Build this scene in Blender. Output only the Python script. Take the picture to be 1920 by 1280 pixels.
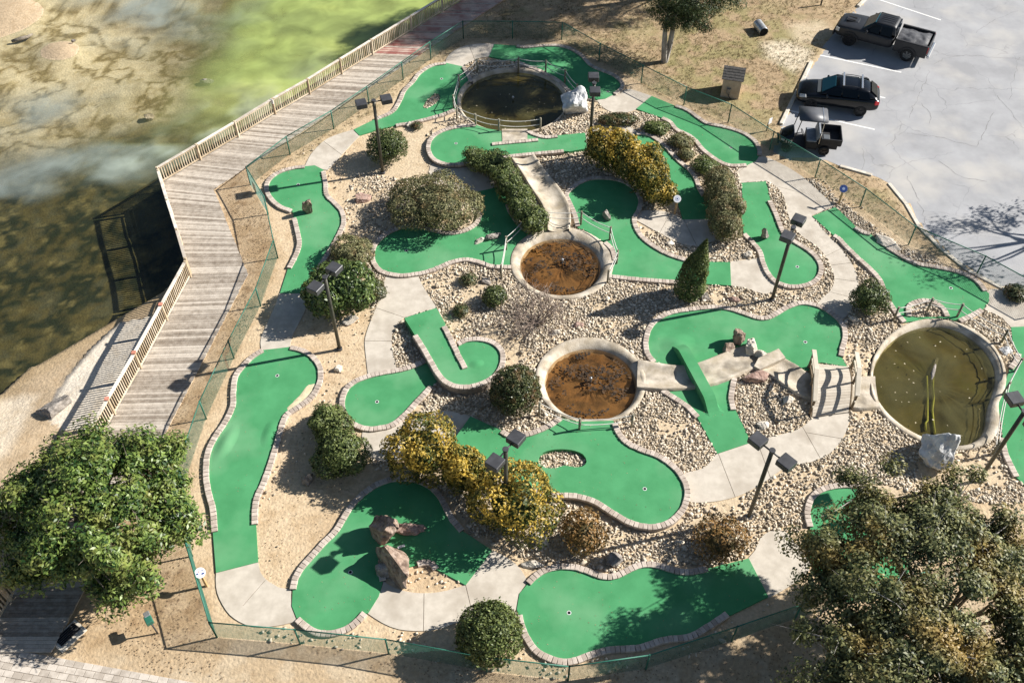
import bpy, bmesh, math, random
import numpy as np
from mathutils import Vector, Matrix, geometry
R = math.radians
random.seed(7); RNG = np.random.default_rng(7)
for o in list(bpy.data.objects): bpy.data.objects.remove(o)
SC = bpy.context.scene
COL = SC.collection

# ---------------------------------------------------------------- camera, sky, sun, exposure
CAM_H, PITCH, FPX = 34.0, 49.0, 1800.0          # metres above the course, degrees down, focal length in photo pixels
cam_d = bpy.data.cameras.new('camera'); cam = bpy.data.objects.new('camera', cam_d); COL.objects.link(cam)
cam.location = (0, 0, CAM_H); cam.rotation_euler = (R(90 - PITCH), 0, 0)
cam_d.sensor_width = 36; cam_d.lens = FPX / 1920 * 36; cam_d.clip_start = .1; cam_d.clip_end = 2000
SC.camera = cam
SUN_EL, SUN_AZ = 34.0, 14.0                      # elevation; azimuth from +X towards +Y
W = bpy.data.worlds.new('World'); SC.world = W; W.use_nodes = True
nt = W.node_tree; nt.nodes.clear()
sky = nt.nodes.new('ShaderNodeTexSky'); sky.sky_type = 'NISHITA'; sky.sun_disc = False
sky.sun_elevation = R(SUN_EL); sky.sun_rotation = R(90 - SUN_AZ); sky.air_density = 1.0; sky.dust_density = .6
bg = nt.nodes.new('ShaderNodeBackground'); bg.inputs[1].default_value = .05
wo = nt.nodes.new('ShaderNodeOutputWorld')
nt.links.new(sky.outputs[0], bg.inputs[0]); nt.links.new(bg.outputs[0], wo.inputs[0])
sd = bpy.data.lights.new('sun', 'SUN'); sd.energy = 5.0; sd.angle = R(.53); sd.color = (1, .96, .90)
sun = bpy.data.objects.new('sun', sd); COL.objects.link(sun)
sv = Vector((math.cos(R(SUN_AZ)) * math.cos(R(SUN_EL)), math.sin(R(SUN_AZ)) * math.cos(R(SUN_EL)), math.sin(R(SUN_EL))))
sun.rotation_euler = sv.to_track_quat('Z', 'Y').to_euler(); sun.location = sv * 60
SC.view_settings.view_transform = 'Standard'; SC.view_settings.look = 'None'
SC.view_settings.exposure = 0.9; SC.view_settings.gamma = 1; SC.view_settings.use_curve_mapping = False
SC.render.engine = 'CYCLES'
SC.cycles.transparent_max_bounces = 24; SC.cycles.max_bounces = 6
SC.render.resolution_x = 1024; SC.render.resolution_y = 682

# ---------------------------------------------------------------- survey helpers
_a = R(90 - PITCH); _ca, _sa = math.cos(_a), math.sin(_a)
def g(px, py, z=0.0):
    """photo survey point -> world point at height z"""
    dx = (px - 960) / FPX; dy = -(py - 640) / FPX
    t = (z - CAM_H) / (dy * _sa - _ca)
    return Vector((dx * t, (dy * _ca + _sa) * t, z))
def G(pts, z=0.0): return [g(x, y, z) for x, y in pts]
def crom(pts, step=.1, closed=False):
    """Catmull-Rom through world points, resampled about every step metres"""
    P = [Vector(p) for p in pts]; n = len(P)
    if n < 3 and not closed: 
        L = (P[1] - P[0]).length; k = max(1, int(L / step)); return [P[0].lerp(P[1], i / k) for i in range(k + 1)]
    out = []
    for i in range(n if closed else n - 1):
        if closed: p0, p1, p2, p3 = P[i - 1], P[i], P[(i + 1) % n], P[(i + 2) % n]
        else:
            p1, p2 = P[i], P[i + 1]
            p0 = P[i - 1] if i > 0 else p1 * 2 - p2
            p3 = P[i + 2] if i + 2 < n else p2 * 2 - p1
        k = max(1, int((p2 - p1).length / step))
        for j in range(k):
            t = j / k
            out.append(.5 * ((2 * p1) + (p2 - p0) * t + (2 * p0 - 5 * p1 + 4 * p2 - p3) * t * t + (3 * p1 - p0 - 3 * p2 + p3) * t ** 3))
    if not closed: out.append(P[-1].copy())
    return out
def resample(pts, step):
    out = [pts[0].copy()]; acc = 0.0
    for a, b in zip(pts, pts[1:]):
        L = (b - a).length; d = step - acc
        while d <= L and L > 1e-9:
            out.append(a.lerp(b, d / L)); d += step
        acc = L - (d - step)
    return out
def inpoly(X, Y, poly):
    """numpy point in polygon"""
    x0, y0 = np.array([p[0] for p in poly]), np.array([p[1] for p in poly])
    res = np.zeros(X.shape, bool)
    bb = (X >= x0.min()) & (X <= x0.max()) & (Y >= y0.min()) & (Y <= y0.max())
    xs, ys = X[bb], Y[bb]; r = np.zeros(xs.shape, bool); j = len(x0) - 1
    for i in range(len(x0)):
        c = ((y0[i] > ys) != (y0[j] > ys)) & (xs < (x0[j] - x0[i]) * (ys - y0[i]) / (y0[j] - y0[i] + 1e-12) + x0[i])
        r ^= c; j = i
    res[bb] = r
    return res
def segdist(X, Y, line):
    """distance to a polyline"""
    d = np.full(X.shape, 1e9)
    for a, b in zip(line, line[1:]):
        ax, ay, bx, by = a[0], a[1], b[0], b[1]; L2 = (bx - ax) ** 2 + (by - ay) ** 2 + 1e-12
        t = np.clip(((X - ax) * (bx - ax) + (Y - ay) * (by - ay)) / L2, 0, 1)
        d = np.minimum(d, np.hypot(X - ax - t * (bx - ax), Y - ay - t * (by - ay)))
    return d
def vnoise(x, y, seed=0):
    xi = np.floor(x).astype(np.int64); yi = np.floor(y).astype(np.int64); xf = x - xi; yf = y - yi
    def h(i, j):
        n = (i * 374761393 + j * 668265263 + seed * 974711) & 0x7fffffff
        n = ((n ^ (n >> 13)) * 1274126177) & 0x7fffffff
        return ((n ^ (n >> 16)) & 0xffff) / 65535.0
    u = xf * xf * (3 - 2 * xf); v = yf * yf * (3 - 2 * yf)
    return (h(xi, yi) * (1 - u) + h(xi + 1, yi) * u) * (1 - v) + (h(xi, yi + 1) * (1 - u) + h(xi + 1, yi + 1) * u) * v
def fbm(x, y, seed=0, oct=4):
    s = 0; a = .5; t = 0
    for i in range(oct):
        s = s + a * vnoise(x * 2 ** i, y * 2 ** i, seed + i * 17); t += a; a *= .5
    return s / t
def sstep(e0, e1, x):
    t = np.clip((x - e0) / (e1 - e0), 0, 1); return t * t * (3 - 2 * t)

# ---------------------------------------------------------------- materials (all procedural)
def mat(name, c1, c2=None, scale=4.0, rough=.8, bump=0.0, bscale=30.0, metal=0.0, spec=.3, rnd=0.0, attr=None, c3=None, s3=1.0,
        contrast=(.35, .65), stretch=None, rnd_attr=None, transl=0.0, alpha=None, coat=0.0, local=False):
    m = bpy.data.materials.new(name); m.use_nodes = True; n = m.node_tree.nodes; l = m.node_tree.links
    b = n['Principled BSDF']; b.inputs['Roughness'].default_value = rough; b.inputs['Metallic'].default_value = metal
    b.inputs['Specular IOR Level'].default_value = spec
    if coat: b.inputs['Coat Weight'].default_value = coat; b.inputs['Coat Roughness'].default_value = .06
    if local:
        tcn = n.new('ShaderNodeTexCoord'); vec = tcn.outputs['Object']
    else:
        geo = n.new('ShaderNodeNewGeometry'); vec = geo.outputs['Position']
    if stretch:
        mp = n.new('ShaderNodeMapping'); mp.inputs['Scale'].default_value = stretch[:3]
        if len(stretch) > 3: mp.inputs['Rotation'].default_value[2] = stretch[3]
        l.new(vec, mp.inputs[0]); vec = mp.outputs[0]
    col = None
    if attr:
        at = n.new('ShaderNodeAttribute'); at.attribute_name = attr; col = at.outputs['Color']
    if c2 is not None:
        nz = n.new('ShaderNodeTexNoise'); nz.inputs['Scale'].default_value = scale; nz.inputs['Detail'].default_value = 5; nz.inputs['Roughness'].default_value = .6
        l.new(vec, nz.inputs['Vector'])
        fac = nz.outputs['Fac']
        if rnd:
            oi = n.new('ShaderNodeObjectInfo'); mr = n.new('ShaderNodeMath'); mr.operation = 'MULTIPLY_ADD'
            l.new(oi.outputs['Random'], mr.inputs[0]); mr.inputs[1].default_value = rnd; 
            ms = n.new('ShaderNodeMath'); ms.operation = 'SUBTRACT'; l.new(fac, ms.inputs[0]); ms.inputs[1].default_value = rnd / 2
            l.new(ms.outputs[0], mr.inputs[2]); fac = mr.outputs[0]
        if rnd_attr:
            at2 = n.new('ShaderNodeAttribute'); at2.attribute_name = rnd_attr[0]; mr = n.new('ShaderNodeMath'); mr.operation = 'MULTIPLY_ADD'
            l.new(at2.outputs['Fac'], mr.inputs[0]); mr.inputs[1].default_value = rnd_attr[1]
            ms = n.new('ShaderNodeMath'); ms.operation = 'SUBTRACT'; l.new(fac, ms.inputs[0]); ms.inputs[1].default_value = rnd_attr[1] / 2
            l.new(ms.outputs[0], mr.inputs[2]); fac = mr.outputs[0]
        cr = n.new('ShaderNodeValToRGB'); cr.color_ramp.elements[0].position = contrast[0]; cr.color_ramp.elements[1].position = contrast[1]
        cr.color_ramp.elements[0].color = (*c1, 1); cr.color_ramp.elements[1].color = (*c2, 1)
        l.new(fac, cr.inputs[0]); c = cr.outputs[0]
        if c3 is not None:
            nz3 = n.new('ShaderNodeTexNoise'); nz3.inputs['Scale'].default_value = s3; nz3.inputs['Detail'].default_value = 4
            l.new(vec, nz3.inputs['Vector'])
            r3 = n.new('ShaderNodeMapRange'); r3.inputs[1].default_value = .5; r3.inputs[2].default_value = .72; l.new(nz3.outputs['Fac'], r3.inputs[0])
            mx = n.new('ShaderNodeMix'); mx.data_type = 'RGBA'; l.new(r3.outputs[0], mx.inputs[0]); l.new(c, mx.inputs[6]); mx.inputs[7].default_value = (*c3, 1); c = mx.outputs[2]
        if col is not None:
            mx = n.new('ShaderNodeMix'); mx.data_type = 'RGBA'; mx.blend_type = 'MULTIPLY'; mx.inputs[0].default_value = 1
            l.new(col, mx.inputs[6]); l.new(c, mx.inputs[7]); c = mx.outputs[2]
        l.new(c, b.inputs['Base Color'])
    elif col is not None: l.new(col, b.inputs['Base Color'])
    else: b.inputs['Base Color'].default_value = (*c1, 1)
    if bump:
        nb = n.new('ShaderNodeTexNoise'); nb.inputs['Scale'].default_value = bscale; nb.inputs['Detail'].default_value = 6; l.new(vec, nb.inputs['Vector'])
        bp = n.new('ShaderNodeBump'); bp.inputs['Strength'].default_value = bump; bp.inputs['Distance'].default_value = .05
        l.new(nb.outputs['Fac'], bp.inputs['Height']); l.new(bp.outputs[0], b.inputs['Normal'])
    if transl:
        out = n['Material Output']; tr = n.new('ShaderNodeBsdfTranslucent'); ad = n.new('ShaderNodeMixShader'); ad.inputs[0].default_value = transl
        if c2 is not None: l.new(c, tr.inputs[0])
        else: tr.inputs[0].default_value = (*c1, 1)
        l.new(b.outputs[0], ad.inputs[1]); l.new(tr.outputs[0], ad.inputs[2]); l.new(ad.outputs[0], out.inputs[0])
    return m
def water_mat(name, tint, milky, amount, mscale, bump=.15, bscale=3.0, lo=.45, hi=.75, glossy_rough=.06, attr=None):
    """shallow water: tinted see-through, cloudy with suspended silt where the noise says, sky reflected by Fresnel"""
    m = bpy.data.materials.new(name); m.use_nodes = True; n = m.node_tree.nodes; l = m.node_tree.links
    for x in list(n):
        if x.type == 'BSDF_PRINCIPLED': n.remove(x)
    out = n['Material Output']; geo = n.new('ShaderNodeNewGeometry')
    tr = n.new('ShaderNodeBsdfTransparent'); tr.inputs[0].default_value = (*tint, 1)
    df = n.new('ShaderNodeBsdfDiffuse'); df.inputs[0].default_value = (*milky, 1)
    nz = n.new('ShaderNodeTexNoise'); nz.inputs['Scale'].default_value = mscale; nz.inputs['Detail'].default_value = 4; nz.inputs['Distortion'].default_value = .6
    l.new(geo.outputs['Position'], nz.inputs['Vector'])
    mr = n.new('ShaderNodeMapRange'); mr.inputs[1].default_value = lo; mr.inputs[2].default_value = hi; mr.inputs[4].default_value = amount; l.new(nz.outputs['Fac'], mr.inputs[0])
    if attr:
        mr.inputs[3].default_value = .55; mr.inputs[4].default_value = 1.15
        a1 = n.new('ShaderNodeAttribute'); a1.attribute_name = attr[0]; a2 = n.new('ShaderNodeAttribute'); a2.attribute_name = attr[1]; l.new(a2.outputs['Color'], df.inputs[0])
        mu = n.new('ShaderNodeMath'); mu.operation = 'MULTIPLY'; mu.use_clamp = True; l.new(a1.outputs['Fac'], mu.inputs[0]); l.new(mr.outputs[0], mu.inputs[1]); fac = mu.outputs[0]
    else: fac = mr.outputs[0]
    mx = n.new('ShaderNodeMixShader'); l.new(fac, mx.inputs[0]); l.new(tr.outputs[0], mx.inputs[1]); l.new(df.outputs[0], mx.inputs[2])
    gl = n.new('ShaderNodeBsdfGlossy'); gl.inputs['Roughness'].default_value = glossy_rough
    nb = n.new('ShaderNodeTexNoise'); nb.inputs['Scale'].default_value = bscale; nb.inputs['Detail'].default_value = 5
    mp = n.new('ShaderNodeMapping'); mp.inputs['Scale'].default_value = (1, 2.2, 1); mp.inputs['Rotation'].default_value[2] = .4
    l.new(geo.outputs['Position'], mp.inputs[0]); l.new(mp.outputs[0], nb.inputs['Vector'])
    bp = n.new('ShaderNodeBump'); bp.inputs['Strength'].default_value = bump; bp.inputs['Distance'].default_value = .05; l.new(nb.outputs['Fac'], bp.inputs['Height'])
    fr = n.new('ShaderNodeFresnel'); io = n.new('ShaderNodeMapRange'); io.inputs[3].default_value = 1.33; io.inputs[4].default_value = 1 / 1.33
    l.new(geo.outputs['Backfacing'], io.inputs[0]); l.new(io.outputs[0], fr.inputs[0])      # straight-through light enters from above, leaves from below
    l.new(bp.outputs[0], gl.inputs['Normal'])
    m2 = n.new('ShaderNodeMixShader'); l.new(fr.outputs[0], m2.inputs[0]); l.new(mx.outputs[0], m2.inputs[1]); l.new(gl.outputs[0], m2.inputs[2])
    l.new(m2.outputs[0], out.inputs[0])
    return m

MT = {}
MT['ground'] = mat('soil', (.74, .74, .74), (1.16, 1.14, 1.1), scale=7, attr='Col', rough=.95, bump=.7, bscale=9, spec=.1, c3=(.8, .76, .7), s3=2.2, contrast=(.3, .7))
MT['turf'] = mat('putting_carpet', (.052, .226, .090), (.080, .305, .130), scale=.8, rough=.92, bump=.12, bscale=140, spec=.15, c3=(.130, .325, .160), s3=.35, contrast=(.28, .72))
MT['brick'] = mat('curb_paver', (.385, .32, .265), (.535, .46, .39), scale=5, rough=.85, bump=.25, bscale=60, rnd=.55, spec=.2)
MT['brick_base'] = mat('curb_mortar', (.10, .085, .07), (.19, .165, .14), scale=8, rough=.95, bump=.3, bscale=40)
MT['block'] = mat('retaining_block', (.27, .22, .185), (.40, .335, .28), scale=5, rough=.9, bump=.3, bscale=40)
MT['concrete'] = mat('broom_concrete', (.45, .40, .33), (.55, .495, .415), scale=2.3, rough=.88, bump=.12, bscale=70, spec=.2, c3=(.385, .335, .27), s3=.8)
MT['old_concrete'] = mat('stained_concrete', (.36, .30, .215), (.60, .53, .43), scale=1.6, rough=.85, bump=.3, bscale=18, spec=.2, c3=(.22, .19, .15), s3=1.3)
MT['asphalt'] = mat('worn_asphalt', (.285, .285, .29), (.37, .37, .375), scale=.45, rough=.9, bump=.2, bscale=60, spec=.2, c3=(.44, .42, .39), s3=.3)
def craze(m, scale, width, dark):
    """fine crazing in a worn surface"""
    n, l = m.node_tree.nodes, m.node_tree.links; b = n['Principled BSDF']; src = b.inputs['Base Color'].links[0].from_socket
    geo = n.new('ShaderNodeNewGeometry'); nz = n.new('ShaderNodeTexNoise'); nz.inputs['Scale'].default_value = 1.3; l.new(geo.outputs['Position'], nz.inputs['Vector'])
    ad = n.new('ShaderNodeVectorMath'); ad.operation = 'MULTIPLY_ADD'; l.new(nz.outputs['Color'], ad.inputs[0]); ad.inputs[1].default_value = (.9, .9, 0); l.new(geo.outputs['Position'], ad.inputs[2])
    vo = n.new('ShaderNodeTexVoronoi'); vo.feature = 'DISTANCE_TO_EDGE'; vo.inputs['Scale'].default_value = scale; l.new(ad.outputs[0], vo.inputs['Vector'])
    n2 = n.new('ShaderNodeTexNoise'); n2.inputs['Scale'].default_value = .25; l.new(geo.outputs['Position'], n2.inputs['Vector'])
    r = n.new('ShaderNodeMapRange'); r.inputs[1].default_value = 0; r.inputs[2].default_value = width; r.inputs[3].default_value = 1; r.inputs[4].default_value = 0; l.new(vo.outputs['Distance'], r.inputs[0])
    r2 = n.new('ShaderNodeMapRange'); r2.inputs[1].default_value = .42; r2.inputs[2].default_value = .6; l.new(n2.outputs['Fac'], r2.inputs[0])
    mu = n.new('ShaderNodeMath'); mu.operation = 'MULTIPLY'; l.new(r.outputs[0], mu.inputs[0]); l.new(r2.outputs[0], mu.inputs[1])
    mx = n.new('ShaderNodeMix'); mx.data_type = 'RGBA'; mx.blend_type = 'MULTIPLY'; l.new(mu.outputs[0], mx.inputs[0]); l.new(src, mx.inputs[6]); mx.inputs[7].default_value = (dark, dark, dark, 1); l.new(mx.outputs[2], b.inputs['Base Color'])
craze(MT['asphalt'], .33, .010, .74)
MT['paint'] = mat('white_road_paint', (.50, .49, .46), (.76, .75, .72), scale=9, rough=.8, contrast=(.3, .5))
MT['kerb'] = mat('kerb_concrete', (.48, .43, .35), (.66, .61, .52), scale=3, rough=.9, bump=.2, bscale=40)
MT['crack'] = mat('crack_filler', (.17, .165, .16), (.29, .285, .28), scale=5, rough=.95)
MT['plank'] = mat('weathered_plank', (.225, .185, .145), (.525, .465, .39), scale=5, rough=.85, bump=.35, bscale=30, rnd=.6, spec=.15, contrast=(.15, .8))
MT['plank_far'] = mat('weathered_plank_far', (.225, .185, .145), (.525, .465, .39), scale=5, rough=.85, bump=.35, bscale=30, rnd_attr=('rnd', .6), spec=.15, contrast=(.15, .8))
MT['plank_red'] = mat('worn_red_plank', (.27, .10, .085), (.50, .38, .31), scale=1.0, rough=.85, bump=.35, bscale=30, rnd=.3, spec=.15)
MT['rail_wood'] = mat('rail_timber', (.40, .31, .205), (.62, .52, .39), scale=3, rough=.85, bump=.3, bscale=30, rnd=.4, spec=.15)
MT['rail_top'] = mat('rail_cap_timber', (.46, .40, .33), (.72, .66, .57), scale=3, rough=.85, bump=.3, bscale=30, rnd=.3, spec=.15)
MT['red_cap'] = mat('painted_post_cap', (.45, .17, .11), (.55, .24, .17), scale=6, rough=.7)
MT['post'] = mat('grey_post', (.16, .145, .10), (.29, .265, .20), scale=5, rough=.9, bump=.3, bscale=30, rnd=.3)
MT['rope'] = mat('rope', (.50, .48, .43), (.68, .66, .61), scale=30, rough=.9)
MT['fence_paint'] = mat('green_vinyl', (.018, .105, .072), (.035, .165, .115), scale=2, rough=.5, spec=.4)
MT['fence_wire'] = mat('green_vinyl_wire', (.022, .125, .085), rough=.5, spec=.4)
MT['lamp_metal'] = mat('dark_bronze_metal', (.055, .055, .058), (.085, .085, .09), scale=3, rough=.45, metal=.3, spec=.4)
MT['lamp_pole'] = mat('bronze_pole', (.045, .045, .035), (.075, .072, .055), scale=3, rough=.45, metal=.2, spec=.4)
MT['bridge'] = mat('composite_deck', (.46, .40, .32), (.56, .50, .41), scale=3, rough=.8, bump=.1, bscale=60, rnd=.3)
MT['bridge_rail'] = mat('composite_rail', (.50, .44, .345), (.58, .52, .42), scale=3, rough=.75, rnd=.2)
MT['bridge_side'] = mat('brown_timber', (.12, .085, .05), (.22, .165, .105), scale=6, rough=.85, bump=.3, bscale=30)
MT['rock_brown'] = mat('brown_boulder', (.11, .075, .055), (.34, .25, .19), scale=3.2, rough=.9, bump=1, bscale=7, c3=(.42, .33, .265), s3=5)
MT['rock_grey'] = mat('grey_boulder', (.13, .115, .10), (.36, .32, .28), scale=4, rough=.9, bump=1, bscale=9)
MT['rock_pale'] = mat('pale_boulder', (.46, .40, .32), (.64, .58, .49), scale=4, rough=.9, bump=.6, bscale=9)
MT['rock_pink'] = mat('pink_boulder', (.22, .13, .10), (.46, .33, .27), scale=4, rough=.9, bump=1, bscale=9)
MT['rock_fake'] = mat('painted_shotcrete', (.37, .37, .37), (.60, .60, .59), scale=1.8, rough=.7, bump=.9, bscale=5, c3=(.68, .68, .67), s3=2.2)
MT['stone'] = mat('river_stone', (.28, .23, .165), (.66, .57, .445), scale=.9, rough=.8, bump=.15, bscale=30, rnd_attr=('rnd', .95), contrast=(.15, .85))
MT['soil_dark'] = mat('bare_soil', (.30, .22, .14), (.42, .33, .22), scale=3, rough=.95, bump=.5, bscale=14)
MT['white'] = mat('white_paint', (.75, .75, .75), rough=.5)
MT['black'] = mat('black_hole', (.01, .01, .01), rough=.9)
MT['cup_white'] = mat('cup_liner', (.70, .70, .68), rough=.6)
MT['bark'] = mat('bark', (.10, .085, .065), (.25, .215, .17), scale=5, rough=.95, bump=.7, bscale=18, stretch=(1, 1, .3))
MT['bark_pale'] = mat('pale_bark', (.22, .20, .175), (.43, .40, .36), scale=5, rough=.95, bump=.6, bscale=18, stretch=(1, 1, .3))
MT['twig'] = mat('grey_twig', (.17, .125, .10), (.30, .235, .19), scale=6, rough=.95)
def leaf(name, c1, c2, scale=1.4, rough=.5, spec=.35, tr=.18, c3=None, s3=.8, mixr=.7):
    MT[name] = mat(name, c1, c2, scale=scale, rough=rough, spec=spec, rnd_attr=('rnd', mixr), transl=tr, contrast=(.25, .75), c3=c3, s3=s3)
leaf('leaf_magnolia', (.022, .058, .014), (.19, .265, .06), rough=.4, spec=.3, c3=(.28, .29, .08), s3=1.3)
leaf('leaf_oak', (.050, .068, .024), (.235, .235, .09), c3=(.33, .225, .065), s3=.6)
leaf('leaf_pine', (.025, .046, .016), (.10, .125, .045), rough=.6)
leaf('leaf_box', (.028, .050, .014), (.15, .18, .06), rough=.42)
leaf('leaf_dark', (.026, .044, .016), (.145, .155, .065), rough=.4, c3=(.21, .115, .055), s3=2.4)
leaf('leaf_bronze', (.075, .078, .032), (.26, .255, .115), rough=.6, c3=(.30, .21, .10), s3=2.3)
leaf('leaf_yellow', (.050, .075, .018), (.53, .365, .06), rough=.5, mixr=.95, scale=3.2)
leaf('leaf_holly', (.034, .066, .018), (.17, .225, .065), rough=.4, spec=.35)
leaf('leaf_hedge', (.045, .070, .018), (.20, .235, .075), rough=.5)
leaf('leaf_rust', (.075, .062, .022), (.30, .165, .055), rough=.6, c3=(.36, .20, .06), s3=2.5)
leaf('leaf_drygrass', (.20, .15, .08), (.36, .29, .17), rough=.9, tr=.1)
leaf('leaf_litter', (.17, .115, .07), (.38, .27, .155), rough=.9, tr=0)

# ---------------------------------------------------------------- object helpers
def tag(o, label=None, cat=None, group=None, kind=None):
    if label: o['label'] = label
    if cat: o['category'] = cat
    if group: o['group'] = group
    if kind: o['kind'] = kind
    return o
def thing(name, label, cat, loc=(0, 0, 0), group=None, kind=None):
    o = bpy.data.objects.new(name, None); COL.objects.link(o); o.location = loc; o.empty_display_size = .2
    return tag(o, label, cat, group, kind)
def adopt(o, parent):
    o.parent = parent
    o.matrix_parent_inverse = (Matrix.Translation(parent.location) @ parent.rotation_euler.to_matrix().to_4x4()).inverted() if parent.parent is None else _world(parent).inverted()
    return o
def _world(o):
    m = Matrix.Translation(o.location) @ o.rotation_euler.to_matrix().to_4x4() @ Matrix.Diagonal((*o.scale, 1))
    if o.parent: m = _world(o.parent) @ o.matrix_parent_inverse @ m
    return m
def mesh(name, V, F, m, parent=None, smooth=False, local=False):
    me = bpy.data.meshes.new(name); me.from_pydata([tuple(v) for v in V], [], F); me.update()
    if isinstance(m, str): m = MT[m]
    me.materials.append(m)
    if smooth: me.shade_smooth()
    o = bpy.data.objects.new(name, me); COL.objects.link(o)
    if parent is not None:
        if local: o.parent = parent
        else: adopt(o, parent)
    return o
def bm_obj(name, bm, m, parent=None, smooth=False, local=False):
    me = bpy.data.meshes.new(name); bmesh.ops.recalc_face_normals(bm, faces=bm.faces); bm.to_mesh(me); bm.free()
    if isinstance(m, str): m = MT[m]
    me.materials.append(m)
    if smooth: me.shade_smooth()
    o = bpy.data.objects.new(name, me); COL.objects.link(o)
    if parent is not None:
        if local: o.parent = parent
        else: adopt(o, parent)
    return o
def npmesh(name, V, F, m, parent=None, attrs=None, smooth=False):
    """V (n,3), F (k,3|4) arrays; attrs: point float attributes"""
    me = bpy.data.meshes.new(name); n, k, s = len(V), len(F), F.shape[1]
    me.vertices.add(n); me.vertices.foreach_set('co', np.ascontiguousarray(V, np.float32).ravel())
    me.loops.add(k * s); me.loops.foreach_set('vertex_index', np.ascontiguousarray(F, np.int32).ravel())
    me.polygons.add(k); me.polygons.foreach_set('loop_start', np.arange(0, k * s, s, dtype=np.int32))
    me.update(calc_edges=True); me.validate()
    for an, av in (attrs or {}).items():
        if av.ndim == 1:
            a = me.attributes.new(an, 'FLOAT', 'POINT'); a.data.foreach_set('value', av.astype(np.float32))
        else:
            a = me.attributes.new(an, 'FLOAT_COLOR', 'POINT'); a.data.foreach_set('color', av.astype(np.float32).ravel())
    if isinstance(m, str): m = MT[m]
    me.materials.append(m)
    if smooth: me.shade_smooth()
    o = bpy.data.objects.new(name, me); COL.objects.link(o)
    if parent is not None: adopt(o, parent)
    return o
def add_box(bm, c, s, rot=None, bevel=0):
    M = Matrix.Translation(c) @ (rot.to_4x4() if rot is not None else Matrix.Identity(4)) @ Matrix.Diagonal((*s, 1))
    r = bmesh.ops.create_cube(bm, size=1, matrix=M)
    if bevel:
        es = list({e for v in r['verts'] for e in v.link_edges}); bmesh.ops.bevel(bm, geom=es, offset=bevel, segments=1, affect='EDGES')
def box(name, c, s, m, parent=None, rot=None, bevel=0, local=False):
    bm = bmesh.new(); add_box(bm, Vector(c), s, rot, bevel); return bm_obj(name, bm, m, parent, local=local)
def frame(d):
    d = d.normalized(); u = d.cross(Vector((0, 0, 1)))
    if u.length < 1e-4: u = Vector((1, 0, 0))
    u.normalize(); return u, d.cross(u)
def tube_data(pts, rad, n=8, caps=True):
    """sweep along pts; rad scalar or list"""
    V, F = [], []
    pts = [Vector(p) for p in pts]
    for i, p in enumerate(pts):
        d = (pts[min(i + 1, len(pts) - 1)] - pts[max(i - 1, 0)]); u, w = frame(d)
        r = rad[i] if isinstance(rad, (list, tuple)) else rad
        for k in range(n):
            a = 2 * math.pi * k / n; V.append(p + u * (r * math.cos(a)) + w * (r * math.sin(a)))
    for i in range(len(pts) - 1):
        for k in range(n):
            F.append((i * n + k, i * n + (k + 1) % n, (i + 1) * n + (k + 1) % n, (i + 1) * n + k))
    if caps: F.append(tuple(range(n - 1, -1, -1))); F.append(tuple((len(pts) - 1) * n + k for k in range(n)))
    return V, F
def tube(name, pts, rad, m, parent=None, n=8, smooth=True, local=False):
    V, F = tube_data(pts, rad, n); o = mesh(name, V, F, m, parent, local=local)
    for p in o.data.polygons: p.use_smooth = len(p.vertices) == 4 and smooth
    return o
def merge(parts):
    V, F = [], []
    for v, f in parts:
        b = len(V); V += list(v); F += [tuple(i + b for i in q) for q in f]
    return V, F
def tri_poly(outer, holes=()):
    loops = [[Vector((p[0], p[1], 0)) for p in outer]] + [[Vector((p[0], p[1], 0)) for p in h] for h in holes]
    return geometry.tessellate_polygon(loops)
def sheet_data(outer, z, depth, holes=()):
    """filled outline at height z with side walls going down by depth"""
    allp = [list(outer)] + [list(h) for h in holes]; V = []; F = []
    flat = [p for lp in allp for p in lp]
    V = [Vector((p[0], p[1], z)) for p in flat]; n = len(V)
    for t in tri_poly(outer, holes):
        a, b, c = (V[i] for i in t)
        F.append(tuple(t) if (b - a).cross(c - a).z > 0 else (t[0], t[2], t[1]))
    V += [Vector((p[0], p[1], z - depth)) for p in flat]
    s = 0
    for lp in allp:
        k = len(lp)
        for i in range(k):
            a, b = s + i, s + (i + 1) % k; F.append((a, b, b + n, a + n))
        s += k
    return V, F
def sheet(name, outer, z, depth, m, parent=None, holes=()):
    V, F = sheet_data(outer, z, depth, holes); o = mesh(name, V, F, m, parent)
    return o
OBST = []          # outlines of greens, paths, ponds: no loose stones there
# ================================================================ LAYOUT (survey outlines, photo pixels)
DECK_OUT = [(966, -60), (304, 343), (358, 517), (-37, 1222)]
DECK_IN = [(1035, -60), (399, 354), (463, 513), (94, 1222)]
WATER_Z = -1.2
def circle_px(cx, cy, rpx, z=0.0, n=64):
    """true circle on the ground, centre at a survey point, radius given by its photo half width"""
    c = g(cx, cy, z); r = (g(cx + rpx, cy, z) - c).length
    return [Vector((c.x + r * math.cos(2 * math.pi * i / n), c.y + r * math.sin(2 * math.pi * i / n), z)) for i in range(n)]
BIG_OUT = crom(G([(1633, 690), (1640, 665), (1660, 635), (1690, 612), (1725, 599), (1760, 597), (1800, 605), (1835, 622), (1862, 645), (1880, 675), (1887, 705), (1882, 735), (1872, 755), (1874, 785), (1868, 815), (1840, 835), (1795, 842), (1745, 833), (1700, 812), (1665, 785), (1642, 755), (1633, 725)], .1), .3, True)
BIG_IN = crom(G([(1639, 692), (1648, 668), (1669, 641), (1698, 621), (1730, 611), (1765, 610), (1800, 619), (1832, 640), (1854, 664), (1866, 688), (1868, 712), (1862, 738), (1853, 765), (1850, 793), (1845, 812), (1825, 828), (1793, 833), (1748, 823), (1705, 803), (1672, 778), (1649, 750), (1639, 724)], .0), .3, True)
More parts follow.
